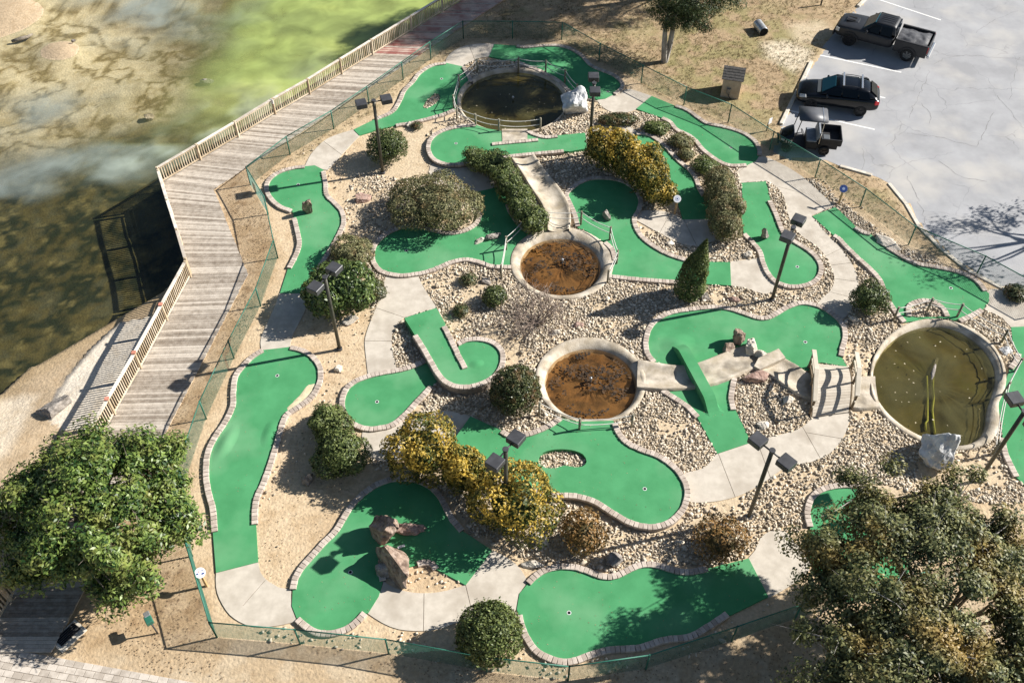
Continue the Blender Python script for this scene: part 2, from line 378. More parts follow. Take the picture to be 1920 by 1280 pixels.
PONDS = [  # label, outer ring, water ring, kind
    ('oval pond of brown leafy water between the hedge and the pointed conifer', circle_px(1053, 493, 96), circle_px(1051, 496, 77), 'brown'),
    ('round pond of brown leafy water beside the round shrub, fed by the long concrete channel', circle_px(1107, 712, 103), circle_px(1108, 716, 87), 'brown'),
    ('pond ringed by posts and ropes under the shade of the tall tree', circle_px(961, 188, 104), circle_px(962, 189, 98), 'olive'),
    ('large egg-shaped olive pond beside the little bridge with pipes under its water', BIG_OUT, BIG_IN, 'olive'),
]
ASPHALT = [(1622, 0), (1594, 28), (1545, 85), (1520, 118), (1490, 180), (1467, 225), (1453, 262), (1450, 285), (1480, 300), (1549, 300), (1574, 311), (1619, 323), (1647, 333), (1664, 342), (1680, 358), (1698, 381), (1717, 418), (1746, 449), (1788, 488), (1830, 516), (1872, 539), (1920, 556), (2040, 615), (2300, 760), (2900, 500), (3000, 100), (2600, -220), (1800, -220), (1740, -120)]
GRASSY = [(860, -140), (1720, -140), (1622, 0), (1520, 118), (1453, 262), (1490, 302), (1574, 311), (1647, 335), (1717, 420), (1788, 490), (1840, 522), (1800, 505), (1703, 459), (1612, 388), (1528, 333), (1443, 281), (1360, 232), (1282, 200), (1202, 160), (1123, 118), (1053, 80), (961, 76), (869, 76), (905, 30)]
BEACH = [(-500, 900), (0, 738), (50, 692), (110, 662), (170, 627), (228, 592), (262, 572), (345, 520), (320, 600), (100, 980), (-37, 1222), (-500, 1300)]
RAMP = [(84, 782), (118, 712), (168, 652), (222, 602), (290, 590), (262, 650), (205, 752), (170, 815), (120, 810)]

# ================================================================ GROUND: one sheet, land, bank, beach and lake bed
def build_ground():
    fx = np.arange(-34, 36.01, .16); fy = np.arange(9, 60.01, .16)
    ext = np.array([.5, 1.2, 2.5, 5, 9, 16, 30, 60, 120, 240, 400])
    xs = np.concatenate([-34 - ext[::-1], fx, 36 + ext]); ys = np.concatenate([9 - ext[::-1], fy, 60 + ext])
    X, Y = np.meshgrid(xs, ys)
    bank = [g(1400, -300), g(1000, -56), g(352, 349), g(412, 515), g(40, 1222), g(-500, 1225), g(-3000, 1225)]
    lake_poly = [(p.x, p.y) for p in bank] + [(-700, -600), (-700, 900), (bank[0].x, 900)]
    lake = inpoly(X, Y, lake_poly); db = segdist(X, Y, bank)
    Z = .03 * (fbm(X * .6, Y * .6, 3) - .5)
    bed = -1.62 + .20 * (fbm(X * .25, Y * .25, 5) - .5) + .06 * (fbm(X * 1.5, Y * 1.5, 6) - .5)
    def blob(px, py, rx, ry, rot=0):
        c = g(px, py, WATER_Z); dx, dy = X - c.x, Y - c.y; ca, sa = math.cos(rot), math.sin(rot)
        return np.exp(-(((dx * ca + dy * sa) / rx) ** 2 + ((-dx * sa + dy * ca) / ry) ** 2))
    isl = .62 * blob(20, 25, 3.2, 2.4) + .56 * blob(118, 95, 1.7, 1.5) + .30 * blob(230, 150, 3.5, 2) + .18 * blob(30, 255, 1.5, 1.2) + .42 * blob(-60, 110, 4, 6)
    bed = bed + isl
    bp = [(p.x, p.y) for p in G(BEACH, WATER_Z)]; inb = inpoly(X, Y, bp)
    dw = segdist(X, Y, bp[:8])
    bz = -1.19 + np.minimum(.15 * dw, .55) + .10 * (fbm(X * .9, Y * .9, 8) - .5) * np.minimum(dw, 1)
    rp = [(p.x, p.y) for p in G(RAMP, -.8)]; inr = inpoly(X, Y, rp)
    bz = np.where(inr, np.maximum(bz, -.86 + .05 * fbm(X * 2, Y * 2, 9)), bz)
    bed = np.where(inb, bz, np.where(dw < 1.5, np.minimum(bed, -1.22 - .12 * dw), bed) * np.where(inb, 0, 1))
    k = sstep(0, .7, db)
    Z = np.where(lake, Z * (1 - k) + bed * k, Z)
    for _, out, wat, _k in PONDS:
        d = segdist(X, Y, wat + wat[:1]); ins = inpoly(X, Y, out)
        Z = np.where(ins, -.7, Z)
    ap = [(p.x, p.y) for p in G(ASPHALT)]; Z = np.where(inpoly(X, Y, ap) & ~(segdist(X, Y, ap) < .3), -.06, Z)
    # colours of the earth, with deep-water darkening painted into the bed
    def c(r, gg, b): return np.array([r, gg, b])
    n1, n2, n3 = fbm(X * .35, Y * .35, 11), fbm(X * 1.1, Y * 1.1, 12), fbm(X * 3.2, Y * 3.2, 13)
    C = np.empty(X.shape + (3,)); C[:] = c(.56, .435, .29)
    def mixc(m, col): 
        nonlocal C
        m = np.clip(m, 0, 1)[..., None]; C = C * (1 - m) + col * m
    mixc(sstep(.5, .75, n2) * .55, c(.44, .32, .195))
    mixc(sstep(.62, .8, n3) * .35, c(.66, .55, .40))
    def pm(px, z=0.0, soft=.6):
        p = [(q.x, q.y) for q in G(px, z)]; ins = inpoly(X, Y, p); d = segdist(X, Y, p + p[:1])
        return np.where(ins, sstep(-soft, soft, d), sstep(-soft, soft, -d))
    gr = pm(GRASSY, 0, .9)
    mixc(gr * .9, c(.36, .265, .165)); mixc(gr * sstep(.5, .7, n2) * .55, c(.47, .37, .23))
    mixc(gr * sstep(.52, .68, n1 * .7 + n3 * .3) * .5, c(.20, .20, .08))
    mixc(gr * sstep(.60, .72, n3) * .6, c(.21, .165, .10))
    far = pm([(1230, 30), (1330, -30), (1560, 60), (1540, 150), (1440, 240), (1300, 200), (1220, 130)], 0, 2.5)
    mixc(gr * far * sstep(.4, .6, n2) * .7, c(.245, .225, .10))
    mixc(pm([(1428, 82), (1470, 76), (1520, 92), (1522, 120), (1490, 135), (1436, 108)], 0, .5), c(.62, .54, .41))
    mixc(pm([(1480, 45), (1540, 40), (1565, 62), (1540, 85), (1490, 80)], 0, .6) * .8, c(.55, .46, .33))
    strip = pm([(536, 264), (399, 354), (463, 513), (94, 1222), (300, 1235), (405, 1200), (360, 1040), (345, 905), (387, 785), (438, 670), (489, 574), (520, 484), (500, 400), (470, 348), (560, 280)], 0, .5)
    mixc(strip * (.45 + .5 * sstep(.4, .6, n2)), c(.41, .295, .175)); mixc(strip * sstep(.6, .72, n3) * .7, c(.24, .155, .085))
    strip2 = pm([(536, 268), (869, 60), (880, 100), (780, 140), (700, 215), (560, 300)], 0, .5)
    mixc(strip2 * .6, c(.44, .34, .21)); mixc(strip2 * sstep(.5, .65, n3) * .6, c(.29, .235, .13))
    low = pm([(200, 1215), (420, 1185), (720, 1215), (920, 1245), (1080, 1262), (1300, 1215), (1480, 1160), (2100, 1000), (2100, 1500), (200, 1500)], 0, .6)
    mixc(low * .7, c(.40, .30, .19)); mixc(low * sstep(.5, .65, n2) * .6, c(.52, .43, .31))
    rk = pm([(640, 380), (700, 250), (860, 200), (1120, 190), (1400, 300), (1790, 500), (1990, 700), (1990, 900), (1520, 960), (1330, 1060), (1040, 1030), (860, 960), (800, 800), (690, 650), (700, 520)], 0, .8)
    mixc(rk * .6, c(.55, .455, .325))
    # bed, beach
    L = np.where(lake, sstep(.1, .5, db), 0)
    dep = WATER_Z - Z
    mixc(L, c(.63, .50, .345))
    q1, q2, q3 = fbm(X * .22 + 3, Y * .22, 21), fbm(X * .8, Y * 1.0, 22, 5), fbm(X * 2.6, Y * 2.6, 23, 4)
    rid = 1 - np.abs(2 * fbm(X * .75 + 2 * q1, Y * .75 + 2 * q2, 24, 5) - 1)
    under = L * sstep(.02, .12, dep)
    dark = sstep(0, 1, blob(60, 520, 17, 8.5) * 2.2 + blob(360, 400, 6, 7) * 1.5 + blob(150, 620, 8, 5) * .8 + blob(430, 120, 5, 3) * .8 + blob(545, 215, 9, 1.9, .88) * 2.2 + blob(300, 260, 6, 3, .5) * .5 + blob(330, 40, 3, 3) * .4 + blob(470, 20, 4, 4) * .6)  # strip along the boardwalk paints deep water's darkening into the bed colour
    sand = sstep(.08, .6, blob(60, 60, 12, 11) + .9 * blob(260, 150, 6, 4) + .7 * blob(60, 250, 7, 3.5))
    mixc(under * (1 - sand) * .85, c(.15, .125, .055))
    mixc(under * sstep(.70, .92, rid) * (1 - .35 * sand) * .8, c(.30, .205, .062)); mixc(under * sand * sstep(.86, .97, rid) * .8, c(.17, .115, .04))
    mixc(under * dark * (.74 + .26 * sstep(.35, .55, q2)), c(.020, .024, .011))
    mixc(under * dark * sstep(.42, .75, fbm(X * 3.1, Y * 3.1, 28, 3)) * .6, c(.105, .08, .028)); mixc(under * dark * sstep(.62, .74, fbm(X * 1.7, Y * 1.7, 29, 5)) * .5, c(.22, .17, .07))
    mixc(under * sand * sstep(.45, .72, q2) * .45, c(.24, .175, .08))
    green = .6 * sstep(.12, .75, blob(640, 70, 10, 4.5, .88) * 1.1 + .8 * blob(560, 20, 5, 5) + .6 * blob(800, -40, 9, 5, .88))
    mixc(under * green * .95, c(.40, .415, .12)); mixc(under * green * sstep(.45, .68, q2) * .7, c(.27, .34, .115)); mixc(under * green * sstep(.55, .7, q3) * .35, c(.47, .46, .15))
    mixc(L * sstep(.03, -.03, dep) * .85, c(.42, .32, .21))
    mixc(np.where(inr & lake, 1.0, 0.0), c(.62, .555, .46))
    mixc(np.where(inr & lake, sstep(.3, .05, segdist(X, Y, rp[:4])) * .8, 0), c(.13, .12, .115))
    mixc(L * inb * (~inr) * sstep(1.6, 0, dw) * .75, c(.36, .265, .15))
    mixc(L * pm([(-60, 760), (40, 740), (70, 745), (50, 800), (20, 860), (-60, 900)], -1, .35), c(.60, .51, .39))
    H, Wd = X.shape; idx = np.arange(H * Wd).reshape(H, Wd)
    F = np.stack([idx[:-1, :-1], idx[:-1, 1:], idx[1:, 1:], idx[1:, :-1]], -1).reshape(-1, 4)
    col = np.concatenate([C.reshape(-1, 3), np.ones((H * Wd, 1))], 1)
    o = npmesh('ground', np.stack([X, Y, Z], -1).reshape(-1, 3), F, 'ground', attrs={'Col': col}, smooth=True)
    tag(o, 'sandy ground with dry grass, pond hollows, beach and lake bed', kind='structure')
    # lake surface, coloured by silt, painted-in cloud reflections and a green algal cloud
    lx = np.concatenate([-34 - ext[::-1], np.arange(-34, 6.1, .4), [8]]); ly = np.concatenate([9 - ext[::-1], np.arange(9, 76, .4), 76 + ext]); X, Y = np.meshgrid(lx, ly)
    n1, n2, n3 = fbm(X * .16 + .05 * Y, Y * .22, 61), fbm(X * .45, Y * .6, 62, 5), fbm(X * 1.3, Y * 1.3, 63)
    wob = (n1 - .5) * 3.0; X0, Y0 = X.copy(), Y.copy(); X = X + wob; Y = Y + (n2 - .5) * 2.6
    green = np.clip(blob(650, 65, 11, 4.6, .88) * 1.15 + blob(560, 10, 5, 6) * .8 + blob(830, -50, 9, 5, .88) * .8, 0, 1)
    silt_sky = .34 * blob(90, 315, 7, 2.4, .2) + .30 * blob(300, 265, 6, 2.0, .45) + .30 * blob(420, 225, 5, 1.4, .7) + .45 * blob(270, 20, 6, 4) + .35 * blob(60, 200, 5, 2, .3) + .30 * blob(560, 160, 7, 2.5, .8)  # streaks off the boardwalk bend stand for sky clouds mirrored in the water
    silt_sky = silt_sky * (.1 + 1.5 * sstep(.3, .7, n2)) + .03 * n1
    amt = np.clip(silt_sky + .95 * sstep(.1, .8, green) * (.75 + .4 * n2), 0, .9); w = np.clip(green * 1.3 / (green * 1.3 + silt_sky + .05), 0, 1)[..., None]
    gcol = np.array([.37, .45, .125]) * (1 - .30 * sstep(.4, .7, n2))[..., None] * (1 - .12 * sstep(.45, .65, n3))[..., None] + np.array([.10, .07, .01]) * sstep(.5, .75, n1)[..., None]
    C = gcol * w + np.array([.30, .345, .315]) * (1 - w); H, Wd = X.shape; idx = np.arange(H * Wd).reshape(H, Wd)
    F = np.stack([idx[:-1, :-1], idx[:-1, 1:], idx[1:, 1:], idx[1:, :-1]], -1).reshape(-1, 4)
    MT['lake'] = water_mat('lake_water', (.88, .91, .84), (.3, .34, .3), 1, .5, bump=.25, bscale=1.6, lo=.3, hi=.7, attr=('silt', 'SiltCol'))
    o = npmesh('lake', np.stack([X0, Y0, np.full(X0.shape, WATER_Z)], -1).reshape(-1, 3), F, 'lake', attrs={'silt': amt.ravel(), 'SiltCol': np.concatenate([C.reshape(-1, 3), np.ones((H * Wd, 1))], 1)}, smooth=True)
    tag(o, 'shallow clouded lake water along the boardwalk', kind='structure')
build_ground()

# ================================================================ PARKING LOT
ap = G(ASPHALT, .0)
tag(sheet('parking_lot', ap, 0.0, .3, 'asphalt'), 'pale worn asphalt parking lot', kind='structure'); OBST.append([(p.x, p.y) for p in ap])
def kerb(pts, label, w=.22, h=.13):
    c = resample(crom(G(pts, .0), .2), 1.8 if len(pts) > 2 else 1.8)
    root = thing('kerb', label, None, c[0], kind='structure')
    for a, b in zip(c, c[1:]):
        d = b - a; box('kerb_stone', (a + b) / 2 + Vector((0, 0, h / 2 - .05)), (d.length - .02, w, h + .1), 'kerb', root, Matrix.Rotation(math.atan2(d.y, d.x), 3, 'Z'), .02)
kerb([(1740, -120), (1622, 0), (1594, 28)], 'concrete kerb beyond the pickup truck')
kerb([(1521, 117), (1491, 180), (1468, 225), (1452, 266)], 'concrete kerb before the black car')
kerb([(1574, 312), (1619, 324), (1647, 334), (1666, 344)], 'concrete kerb at the parking lot corner', h=.08)
kerb([(1666, 344), (1680, 359), (1698, 382), (1717, 418), (1746, 449), (1788, 488), (1830, 517), (1880, 541), (1960, 575)], 'concrete kerb curving along the long right green', h=.06)
def stripe(a, b, w=.11):
    p, q = g(*a), g(*b); d = q - p; n = Vector((-d.y, d.x, 0)).normalized() * w / 2
    V = [p - n, q - n, q + n, p + n]; o = mesh('stall_line', [v + Vector((0, 0, .004)) for v in V], [(0, 1, 2, 3)], 'paint')
    tag(o, 'white painted stall line on the parking lot', kind='structure')
stripe((1640, -3), (1764, 38)); stripe((1524, 101), (1690, 136)); stripe((1500, 150), (1660, 184)); stripe((1478, 207), (1640, 243)); stripe((1760, -95), (1850, -65))
def cracks():
    V, F = [], []
    rng = random.Random(4)
    lines = [[(1742, 130), (1730, 165), (1712, 205), (1705, 220)], [(1690, 235), (1675, 262), (1660, 275)], [(1912, 108), (1900, 150), (1893, 185)], [(1862, 210), (1845, 245), (1832, 275)],
             [(1700, 250), (1760, 258), (1830, 275)], [(1730, 195), (1745, 215), (1742, 232)], [(1620, 280), (1617, 318)], [(1750, 120), (1800, 105), (1920, 112)], [(1870, 180), (1895, 210), (1918, 240)],
             [(1680, 60), (1720, 75), (1760, 100), (1800, 105)], [(1760, 300), (1800, 330), (1850, 340)], [(1700, 330), (1720, 370), (1735, 420)], [(1830, 60), (1860, 40), (1910, 20)], [(1640, 40), (1660, 60), (1690, 70)]]
    for ln in lines:
        c = crom(G(ln, .004), .25); rr = [.012 * rng.uniform(.4, 1.6) for _ in c]
        c = [p + Vector((rng.gauss(0, .05), rng.gauss(0, .05), 0)) for p in c]
        b = len(V)
        for i, p in enumerate(c):
            d = (c[min(i + 1, len(c) - 1)] - c[max(i - 1, 0)]); n = Vector((-d.y, d.x, 0)).normalized() * rr[i]; V += [p - n, p + n]
        for i in range(len(c) - 1): F.append((b + 2 * i, b + 2 * i + 2, b + 2 * i + 3, b + 2 * i + 1))
    tag(mesh('asphalt_crack', V, F, 'crack'), 'network of dark cracks in the asphalt', kind='structure')
cracks()

# ================================================================ CONCRETE PATHS (slabs with open joints)
def path(label, pts, joints=(), z=.035, corners=()):
    c = []
    P = G(pts, z); n = len(P); cs = set(corners)
    # smooth between corners
    cur = []
    runs = []
    if not cs: c = crom(P, .25, True)
    else:
        ks = sorted(cs)
        for i, k in enumerate(ks):
            e = ks[(i + 1) % len(ks)]; seq = [P[k]]; j = k
            while j != e: j = (j + 1) % n; seq.append(P[j])
            c += crom(seq, .25)[:-1]
    OBST.append([(p.x, p.y) for p in c])
    bm = bmesh.new()
    vs = [bm.verts.new((p.x, p.y, z)) for p in c]
    for t in tri_poly(c):
        try: bm.faces.new([vs[i] for i in t])
        except ValueError: pass
    for f in bm.faces:
        if f.normal.z < 0 or f.calc_area() == 0: f.normal_flip()
    for a, b in joints:
        a, b = g(*a, z), g(*b, z); d = (b - a); nn = Vector((-d.y, d.x, 0)).normalized(); hw = .011
        for s in (-1, 1):
            bmesh.ops.bisect_plane(bm, geom=bm.verts[:] + bm.edges[:] + bm.faces[:], plane_co=a + nn * hw * s, plane_no=nn)
        kill = []
        for f in bm.faces:
            m = f.calc_center_median()
            if abs((m - a).dot(nn)) < hw * .9 and -.25 < (m - a).dot(d) / d.length_squared < 1.25: kill.append(f)
        bmesh.ops.delete(bm, geom=kill, context='FACES')
    root = thing('concrete_path', label, None, c[0], kind='structure'); bm.faces.index_update(); bm.verts.index_update()
    seen = set(); bm.faces.ensure_lookup_table()
    for f0 in bm.faces:
        if f0.index in seen: continue
        st = [f0]; isl = []; seen.add(f0.index)
        while st:
            f = st.pop(); isl.append(f)
            for e in f.edges:
                for h in e.link_faces:
                    if h.index not in seen: seen.add(h.index); st.append(h)
        vm = {}; V, F = [], []
        for f in isl:
            q = []
            for v in f.verts:
                if v.index not in vm: vm[v.index] = len(V); V.append(v.co.copy())
                q.append(vm[v.index])
            F.append(tuple(q))
        # boundary skirt
        from collections import Counter
        ec = Counter(); od = {}
        for q in F:
            for i in range(len(q)):
                e = (q[i], q[(i + 1) % len(q)]); ec[tuple(sorted(e))] += 1; od[tuple(sorted(e))] = e
        nV = len(V); V += [v - Vector((0, 0, .14)) for v in V]
        for e, k in ec.items():
            if k == 1: a, b = od[e]; F.append((b, a, a + nV, b + nV))
        mesh('slab', V, F, 'concrete', root)
    bm.free()
for a in [
    ('pale concrete path at the top beside the shaded pond', [(836, 118), (836, 112), (847, 98), (869, 87), (900, 82), (928, 83), (917, 106), (895, 110), (876, 120), (866, 126)], [((880, 86), (890, 112))], (0, 5, 6)),
    ('curved concrete landing between the two shaded upper greens', [(1119, 186), (1165, 172), (1180, 167), (1222, 180), (1193, 205), (1179, 210), (1155, 212), (1138, 206), (1126, 197)], [], (0, 3, 4)),
    ('concrete landing behind the tall yellow hedge', [(1097, 250), (1116, 242), (1144, 231), (1173, 234), (1195, 246), (1190, 262), (1150, 285), (1100, 280)], [], (0, 4)),
    ('concrete landing below the upper oval green', [(805, 325), (813, 305), (868, 305), (900, 324), (937, 350), (892, 361), (850, 352), (806, 340)], [], (4, 5)),
    ('fan of concrete beside the white hole marker', [(1189, 408), (1205, 395), (1251, 397), (1280, 411), (1344, 408), (1346, 448), (1306, 462), (1270, 454), (1237, 437), (1208, 421)], [((1237, 436), (1258, 398)), ((1306, 460), (1282, 411))], (3, 4, 5)),
    ('concrete link at the right end of the middle green', [(1369, 490), (1423, 484), (1440, 520), (1460, 535), (1447, 548), (1435, 551), (1416, 546), (1392, 538), (1371, 536)], [], (0, 1, 8)),
    ('long concrete path winding down past the lamp post on the right', [(1400, 311), (1425, 291), (1459, 304), (1507, 333), (1565, 386), (1522, 404), (1549, 437), (1577, 466), (1599, 497), (1609, 525), (1607, 552), (1588, 592), (1562, 600), (1533, 572), (1558, 543), (1564, 519), (1549, 482), (1529, 460), (1498, 437), (1478, 404), (1470, 370), (1456, 350), (1436, 339), (1388, 343), (1383, 318)],
        [((1412, 300), (1388, 320)), ((1470, 353), (1495, 360)), ((1549, 480), (1577, 466)), ((1560, 497), (1600, 492)), ((1563, 522), (1609, 528)), ((1556, 547), (1606, 560))], (0, 1, 4, 5, 22, 23)),
    ('concrete path leaving the frame above the large pond', [(1850, 546), (1869, 541), (1920, 564), (1985, 592), (1990, 630), (1920, 613), (1896, 613), (1880, 596), (1860, 586), (1846, 580), (1855, 564)], [], (0, 3, 4)),
    ('concrete path between the round leftmost green and the paver kidney of rocks', [(680, 808), (711, 808), (737, 797), (764, 787), (805, 773), (843, 770), (883, 780), (848, 828), (800, 850), (728, 864), (694, 856), (682, 830)], [], (6, 7)),
    ('broad curving concrete path from the bridge to the kidney green', [(1280, 888), (1319, 877), (1343, 851), (1408, 828), (1460, 815), (1495, 805), (1520, 787), (1524, 776), (1591, 770), (1592, 792), (1578, 825), (1555, 850), (1520, 866), (1478, 873), (1439, 899), (1390, 927), (1336, 940), (1289, 938), (1286, 910)],
        [((1350, 858), (1378, 930)), ((1420, 828), (1445, 896)), ((1505, 800), (1540, 862)), ((1521, 812), (1580, 822))], (2, 3, 7, 8)),
    ('concrete path at the end of the long left green', [(405, 1073), (484, 1052), (489, 1073), (503, 1089), (522, 1100), (546, 1104), (546, 1130), (556, 1164), (532, 1170), (493, 1175), (460, 1170), (431, 1152), (412, 1123), (405, 1099)], [((463, 1126), (498, 1086))], (0, 1, 5, 7)),
    ('wide concrete path along the bottom beside the round shrub', [(719, 1089), (741, 1102), (774, 1110), (808, 1111), (839, 1106), (873, 1096), (923, 1031), (952, 1045), (976, 1066), (990, 1090), (974, 1112), (968, 1141), (968, 1154), (863, 1165), (832, 1176), (793, 1182), (748, 1179), (717, 1167), (689, 1149), (710, 1117)], [((795, 1112), (794, 1182)), ((873, 1096), (886, 1150))], (0, 5, 6, 9, 12, 18)),
    ('concrete landing beside the bronze oak and the bottom green', [(1403, 1046), (1416, 1031), (1426, 1008), (1446, 994), (1469, 994), (1487, 1011), (1513, 1044), (1517, 1070), (1478, 1100), (1440, 1121)], [], (0, 9)),
    ('concrete path joining the two left greens in the shade of the holly', [(524, 549), (578, 548), (574, 577), (548, 630), (544, 652), (490, 658), (489, 635), (501, 606), (516, 572)], [((488, 634), (549, 634))], (0, 1, 4, 5)),
    ('concrete path above the left upper green beside the boardwalk fence', [(571, 312), (584, 288), (605, 266), (627, 254), (663, 243), (675, 254), (650, 280), (632, 300), (614, 319), (606, 318), (590, 311)], [((608, 266), (640, 290))], (0, 4, 5)),
    ('concrete path descending to the raised spiral green', [(724, 516), (784, 516), (793, 536), (819, 577), (758, 595), (743, 610), (735, 630), (736, 656), (743, 687), (744, 692), (690, 703), (686, 668), (684, 639), (690, 615), (702, 584), (714, 553)], [((708, 578), (755, 594)), ((684, 639), (735, 639))], (0, 1, 3, 4, 9, 10)),
]:
    path(a[0], a[1], a[2], corners=a[3])
# ================================================================ PUTTING GREENS
def brick_mesh():
    bm = bmesh.new(); add_box(bm, Vector((0, 0, 0)), (1, 1, 1))
    top = [e for e in bm.edges if all(v.co.z > 0 for v in e.verts)]
    bmesh.ops.bevel(bm, geom=top, offset=.07, segments=1, affect='EDGES')
    me = bpy.data.meshes.new('brick'); bm.to_mesh(me); bm.free(); me.materials.append(MT['brick']); return me
BRICK = brick_mesh(); NB = 0
BL, BW, BH = .185, .25, .13
def bricks(line, root, ztop, w=BW):
    """pavers laid across a curb line"""
    global NB
    L = sum((b - a).length for a, b in zip(line, line[1:])); n = max(1, round(L / BL)); pts = resample(line, L / n * .9999)
    for a, b in zip(pts, pts[1:]):
        d = b - a; o = bpy.data.objects.new('brick', BRICK); m = (a + b) / 2; NB += 1
        o.location = (m.x + random.gauss(0, .004), m.y + random.gauss(0, .004), ztop - BH / 2 + random.gauss(0, .004))
        o.rotation_euler = (random.gauss(0, .008), random.gauss(0, .008), math.atan2(d.y, d.x) + random.gauss(0, .012)); o.scale = (d.length * .93, w, BH)
        COL.objects.link(o); adopt(o, root)
def curb_base(line, root, ztop, zbot, w, m):
    V, F = [], []
    for i, p in enumerate(line):
        d = line[min(i + 1, len(line) - 1)] - line[max(i - 1, 0)]; n = Vector((-d.y, d.x, 0)).normalized() * w / 2
        for q, z in ((p - n, zbot), (p - n, ztop), (p + n, ztop), (p + n, zbot)): V.append((q.x, q.y, z))
    for i in range(len(line) - 1):
        for k in range(3): F.append((i * 4 + k, i * 4 + k + 1, i * 4 + k + 5, i * 4 + k + 4))
    F.append((0, 1, 2, 3)); e = (len(line) - 1) * 4; F.append((e + 3, e + 2, e + 1, e))
    mesh('curb_footing', V, F, m, root)
def mound(root, px, py, rx, ry, h, z, rot=0):
    """low swelling in the carpet"""
    c = g(px, py, z); V, F = [], []; nr, na = 9, 36
    for i in range(nr + 1):
        s = i / nr
        for k in range(na):
            a = 2 * math.pi * k / na; x, y = rx * s * math.cos(a), ry * s * math.sin(a)
            V.append((c.x + x * math.cos(rot) - y * math.sin(rot), c.y + x * math.sin(rot) + y * math.cos(rot), z - .006 + (h + .006) * (.5 + .5 * math.cos(math.pi * s)) ** 1.2))
    for i in range(nr):
        for k in range(na): F.append((i * na + k, (i + 1) * na + k, (i + 1) * na + (k + 1) % na, i * na + (k + 1) % na))
    mesh('mound', V, F, 'turf', root, smooth=True)
def ring(name, c, r0, r1, z, m, root, n=20):
    V, F = [], []
    for k in range(n):
        a = 2 * math.pi * k / n
        for r in (r0, r1): V.append((c.x + r * math.cos(a), c.y + r * math.sin(a), z))
    for k in range(n): j = (k + 1) % n; F.append((2 * k, 2 * k + 1, 2 * j + 1, 2 * j))
    return mesh(name, V, F, m, root)
def green(label, segs, z=.06, holes=(), cups=(), extra=(), mounds=(), top=.115, wall=None, ground=-.12):
    out, curbs = [], []
    for kind, pts in segs:
        zz = z + (top - .06 if kind == 'c' else 0)
        line = crom(G(pts, zz), .12) if kind == 'c' else G(pts, zz)
        out += [Vector((p.x, p.y, z)) for p in (line if kind == 'c' else line[:])]
        if kind == 'c': curbs.append([Vector((p.x, p.y, z)) for p in line])
    # drop doubled points
    o2 = [out[0]]
    for p in out[1:]:
        if (p - o2[-1]).length > .03: o2.append(p)
    if (o2[0] - o2[-1]).length < .03: o2.pop()
    out = o2
    hl = [crom(G(h, z), .15, True) for h in holes]
    c = sum(out, Vector()) / len(out)
    root = thing('putting_green', label, 'putting green', (c.x, c.y, 0))
    V, F = sheet_data(out, z, z - ground, hl); o = mesh('carpet', V, F, 'turf', root)
    OBST.append([(p.x, p.y) for p in out])
    for h in hl: HOLES.append([(p.x, p.y) for p in h])
    for line in curbs:
        bricks(line, root, z + top - .06 + .02); curb_base(line, root, z + top - .06 - .035, ground, BW * .8, wall or 'brick_base')
        CURBS.append(line)
    for e in extra:
        line = crom(G(e, z + top - .06), .12); bricks(line, root, z + top - .06 + .02); curb_base(line, root, z + top - .06 - .035, ground, BW * .8, 'brick_base')
    for m in mounds: mound(root, *m[:5], z, *(m[5:]))
    for x, y in cups:
        p = g(x, y, z); k = ring('cup', p, .05, .085, z + .004, 'cup_white', root); ring('hole', p, .0, .062, z + .006, 'black', k, 16)
    return root
HOLES, CURBS = [], []
K = 'c'; O_ = 'o'
green('green beside the boardwalk with a small kidney of stones, left of the shaded pond', [
    (K, [(704, 223), (735, 209), (749, 189), (759, 168), (774, 153), (786, 137), (808, 123), (836, 118)]), (O_, [(836, 118), (868, 125)]),
    (K, [(869, 125), (877, 138), (884, 153)]), (O_, [(884, 153), (868, 163), (858, 180), (857, 195), (852, 205)]),
    (K, [(852, 206), (826, 216), (800, 223), (771, 230), (742, 235)]), (O_, [(742, 235), (710, 243), (674, 254), (663, 243), (704, 223)])],
    holes=[[(793, 202), (798, 190), (811, 178), (821, 176), (825, 184), (817, 194), (803, 202)]], cups=[(828, 148)])
green('shaded green behind the upper pond under the tall tree', [
    (O_, [(927, 83), (969, 86)]), (K, [(969, 86), (984, 88), (1020, 85), (1048, 85), (1072, 92), (1092, 105), (1108, 122), (1128, 131), (1152, 141), (1167, 156), (1164, 167), (1152, 176)]),
    (O_, [(1152, 176), (1135, 185), (1119, 187), (1086, 181)]), (K, [(1086, 181), (1067, 170), (1048, 152), (1020, 136), (991, 124), (967, 115)]), (O_, [(967, 115), (943, 112), (917, 106), (927, 83)])], cups=[(1140, 172)])
green('oval green in front of the roped pond with a straight paver divider', [
    (K, [(892, 234), (868, 236), (846, 240), (826, 246), (809, 258), (803, 273), (806, 289), (818, 301), (839, 308), (868, 307), (905, 300), (952, 293), (1000, 288), (1057, 283)]),
    (O_, [(1057, 283), (1069, 284), (1101, 278), (1097, 249), (1046, 254)]), (K, [(1045, 255), (1024, 257), (1003, 252), (989, 245)]),
    (O_, [(989, 245), (988, 261), (943, 266), (942, 246), (913, 241), (892, 234)])], extra=[[(922, 270), (965, 266), (1009, 262)]], cups=[(855, 269)], z=.16)
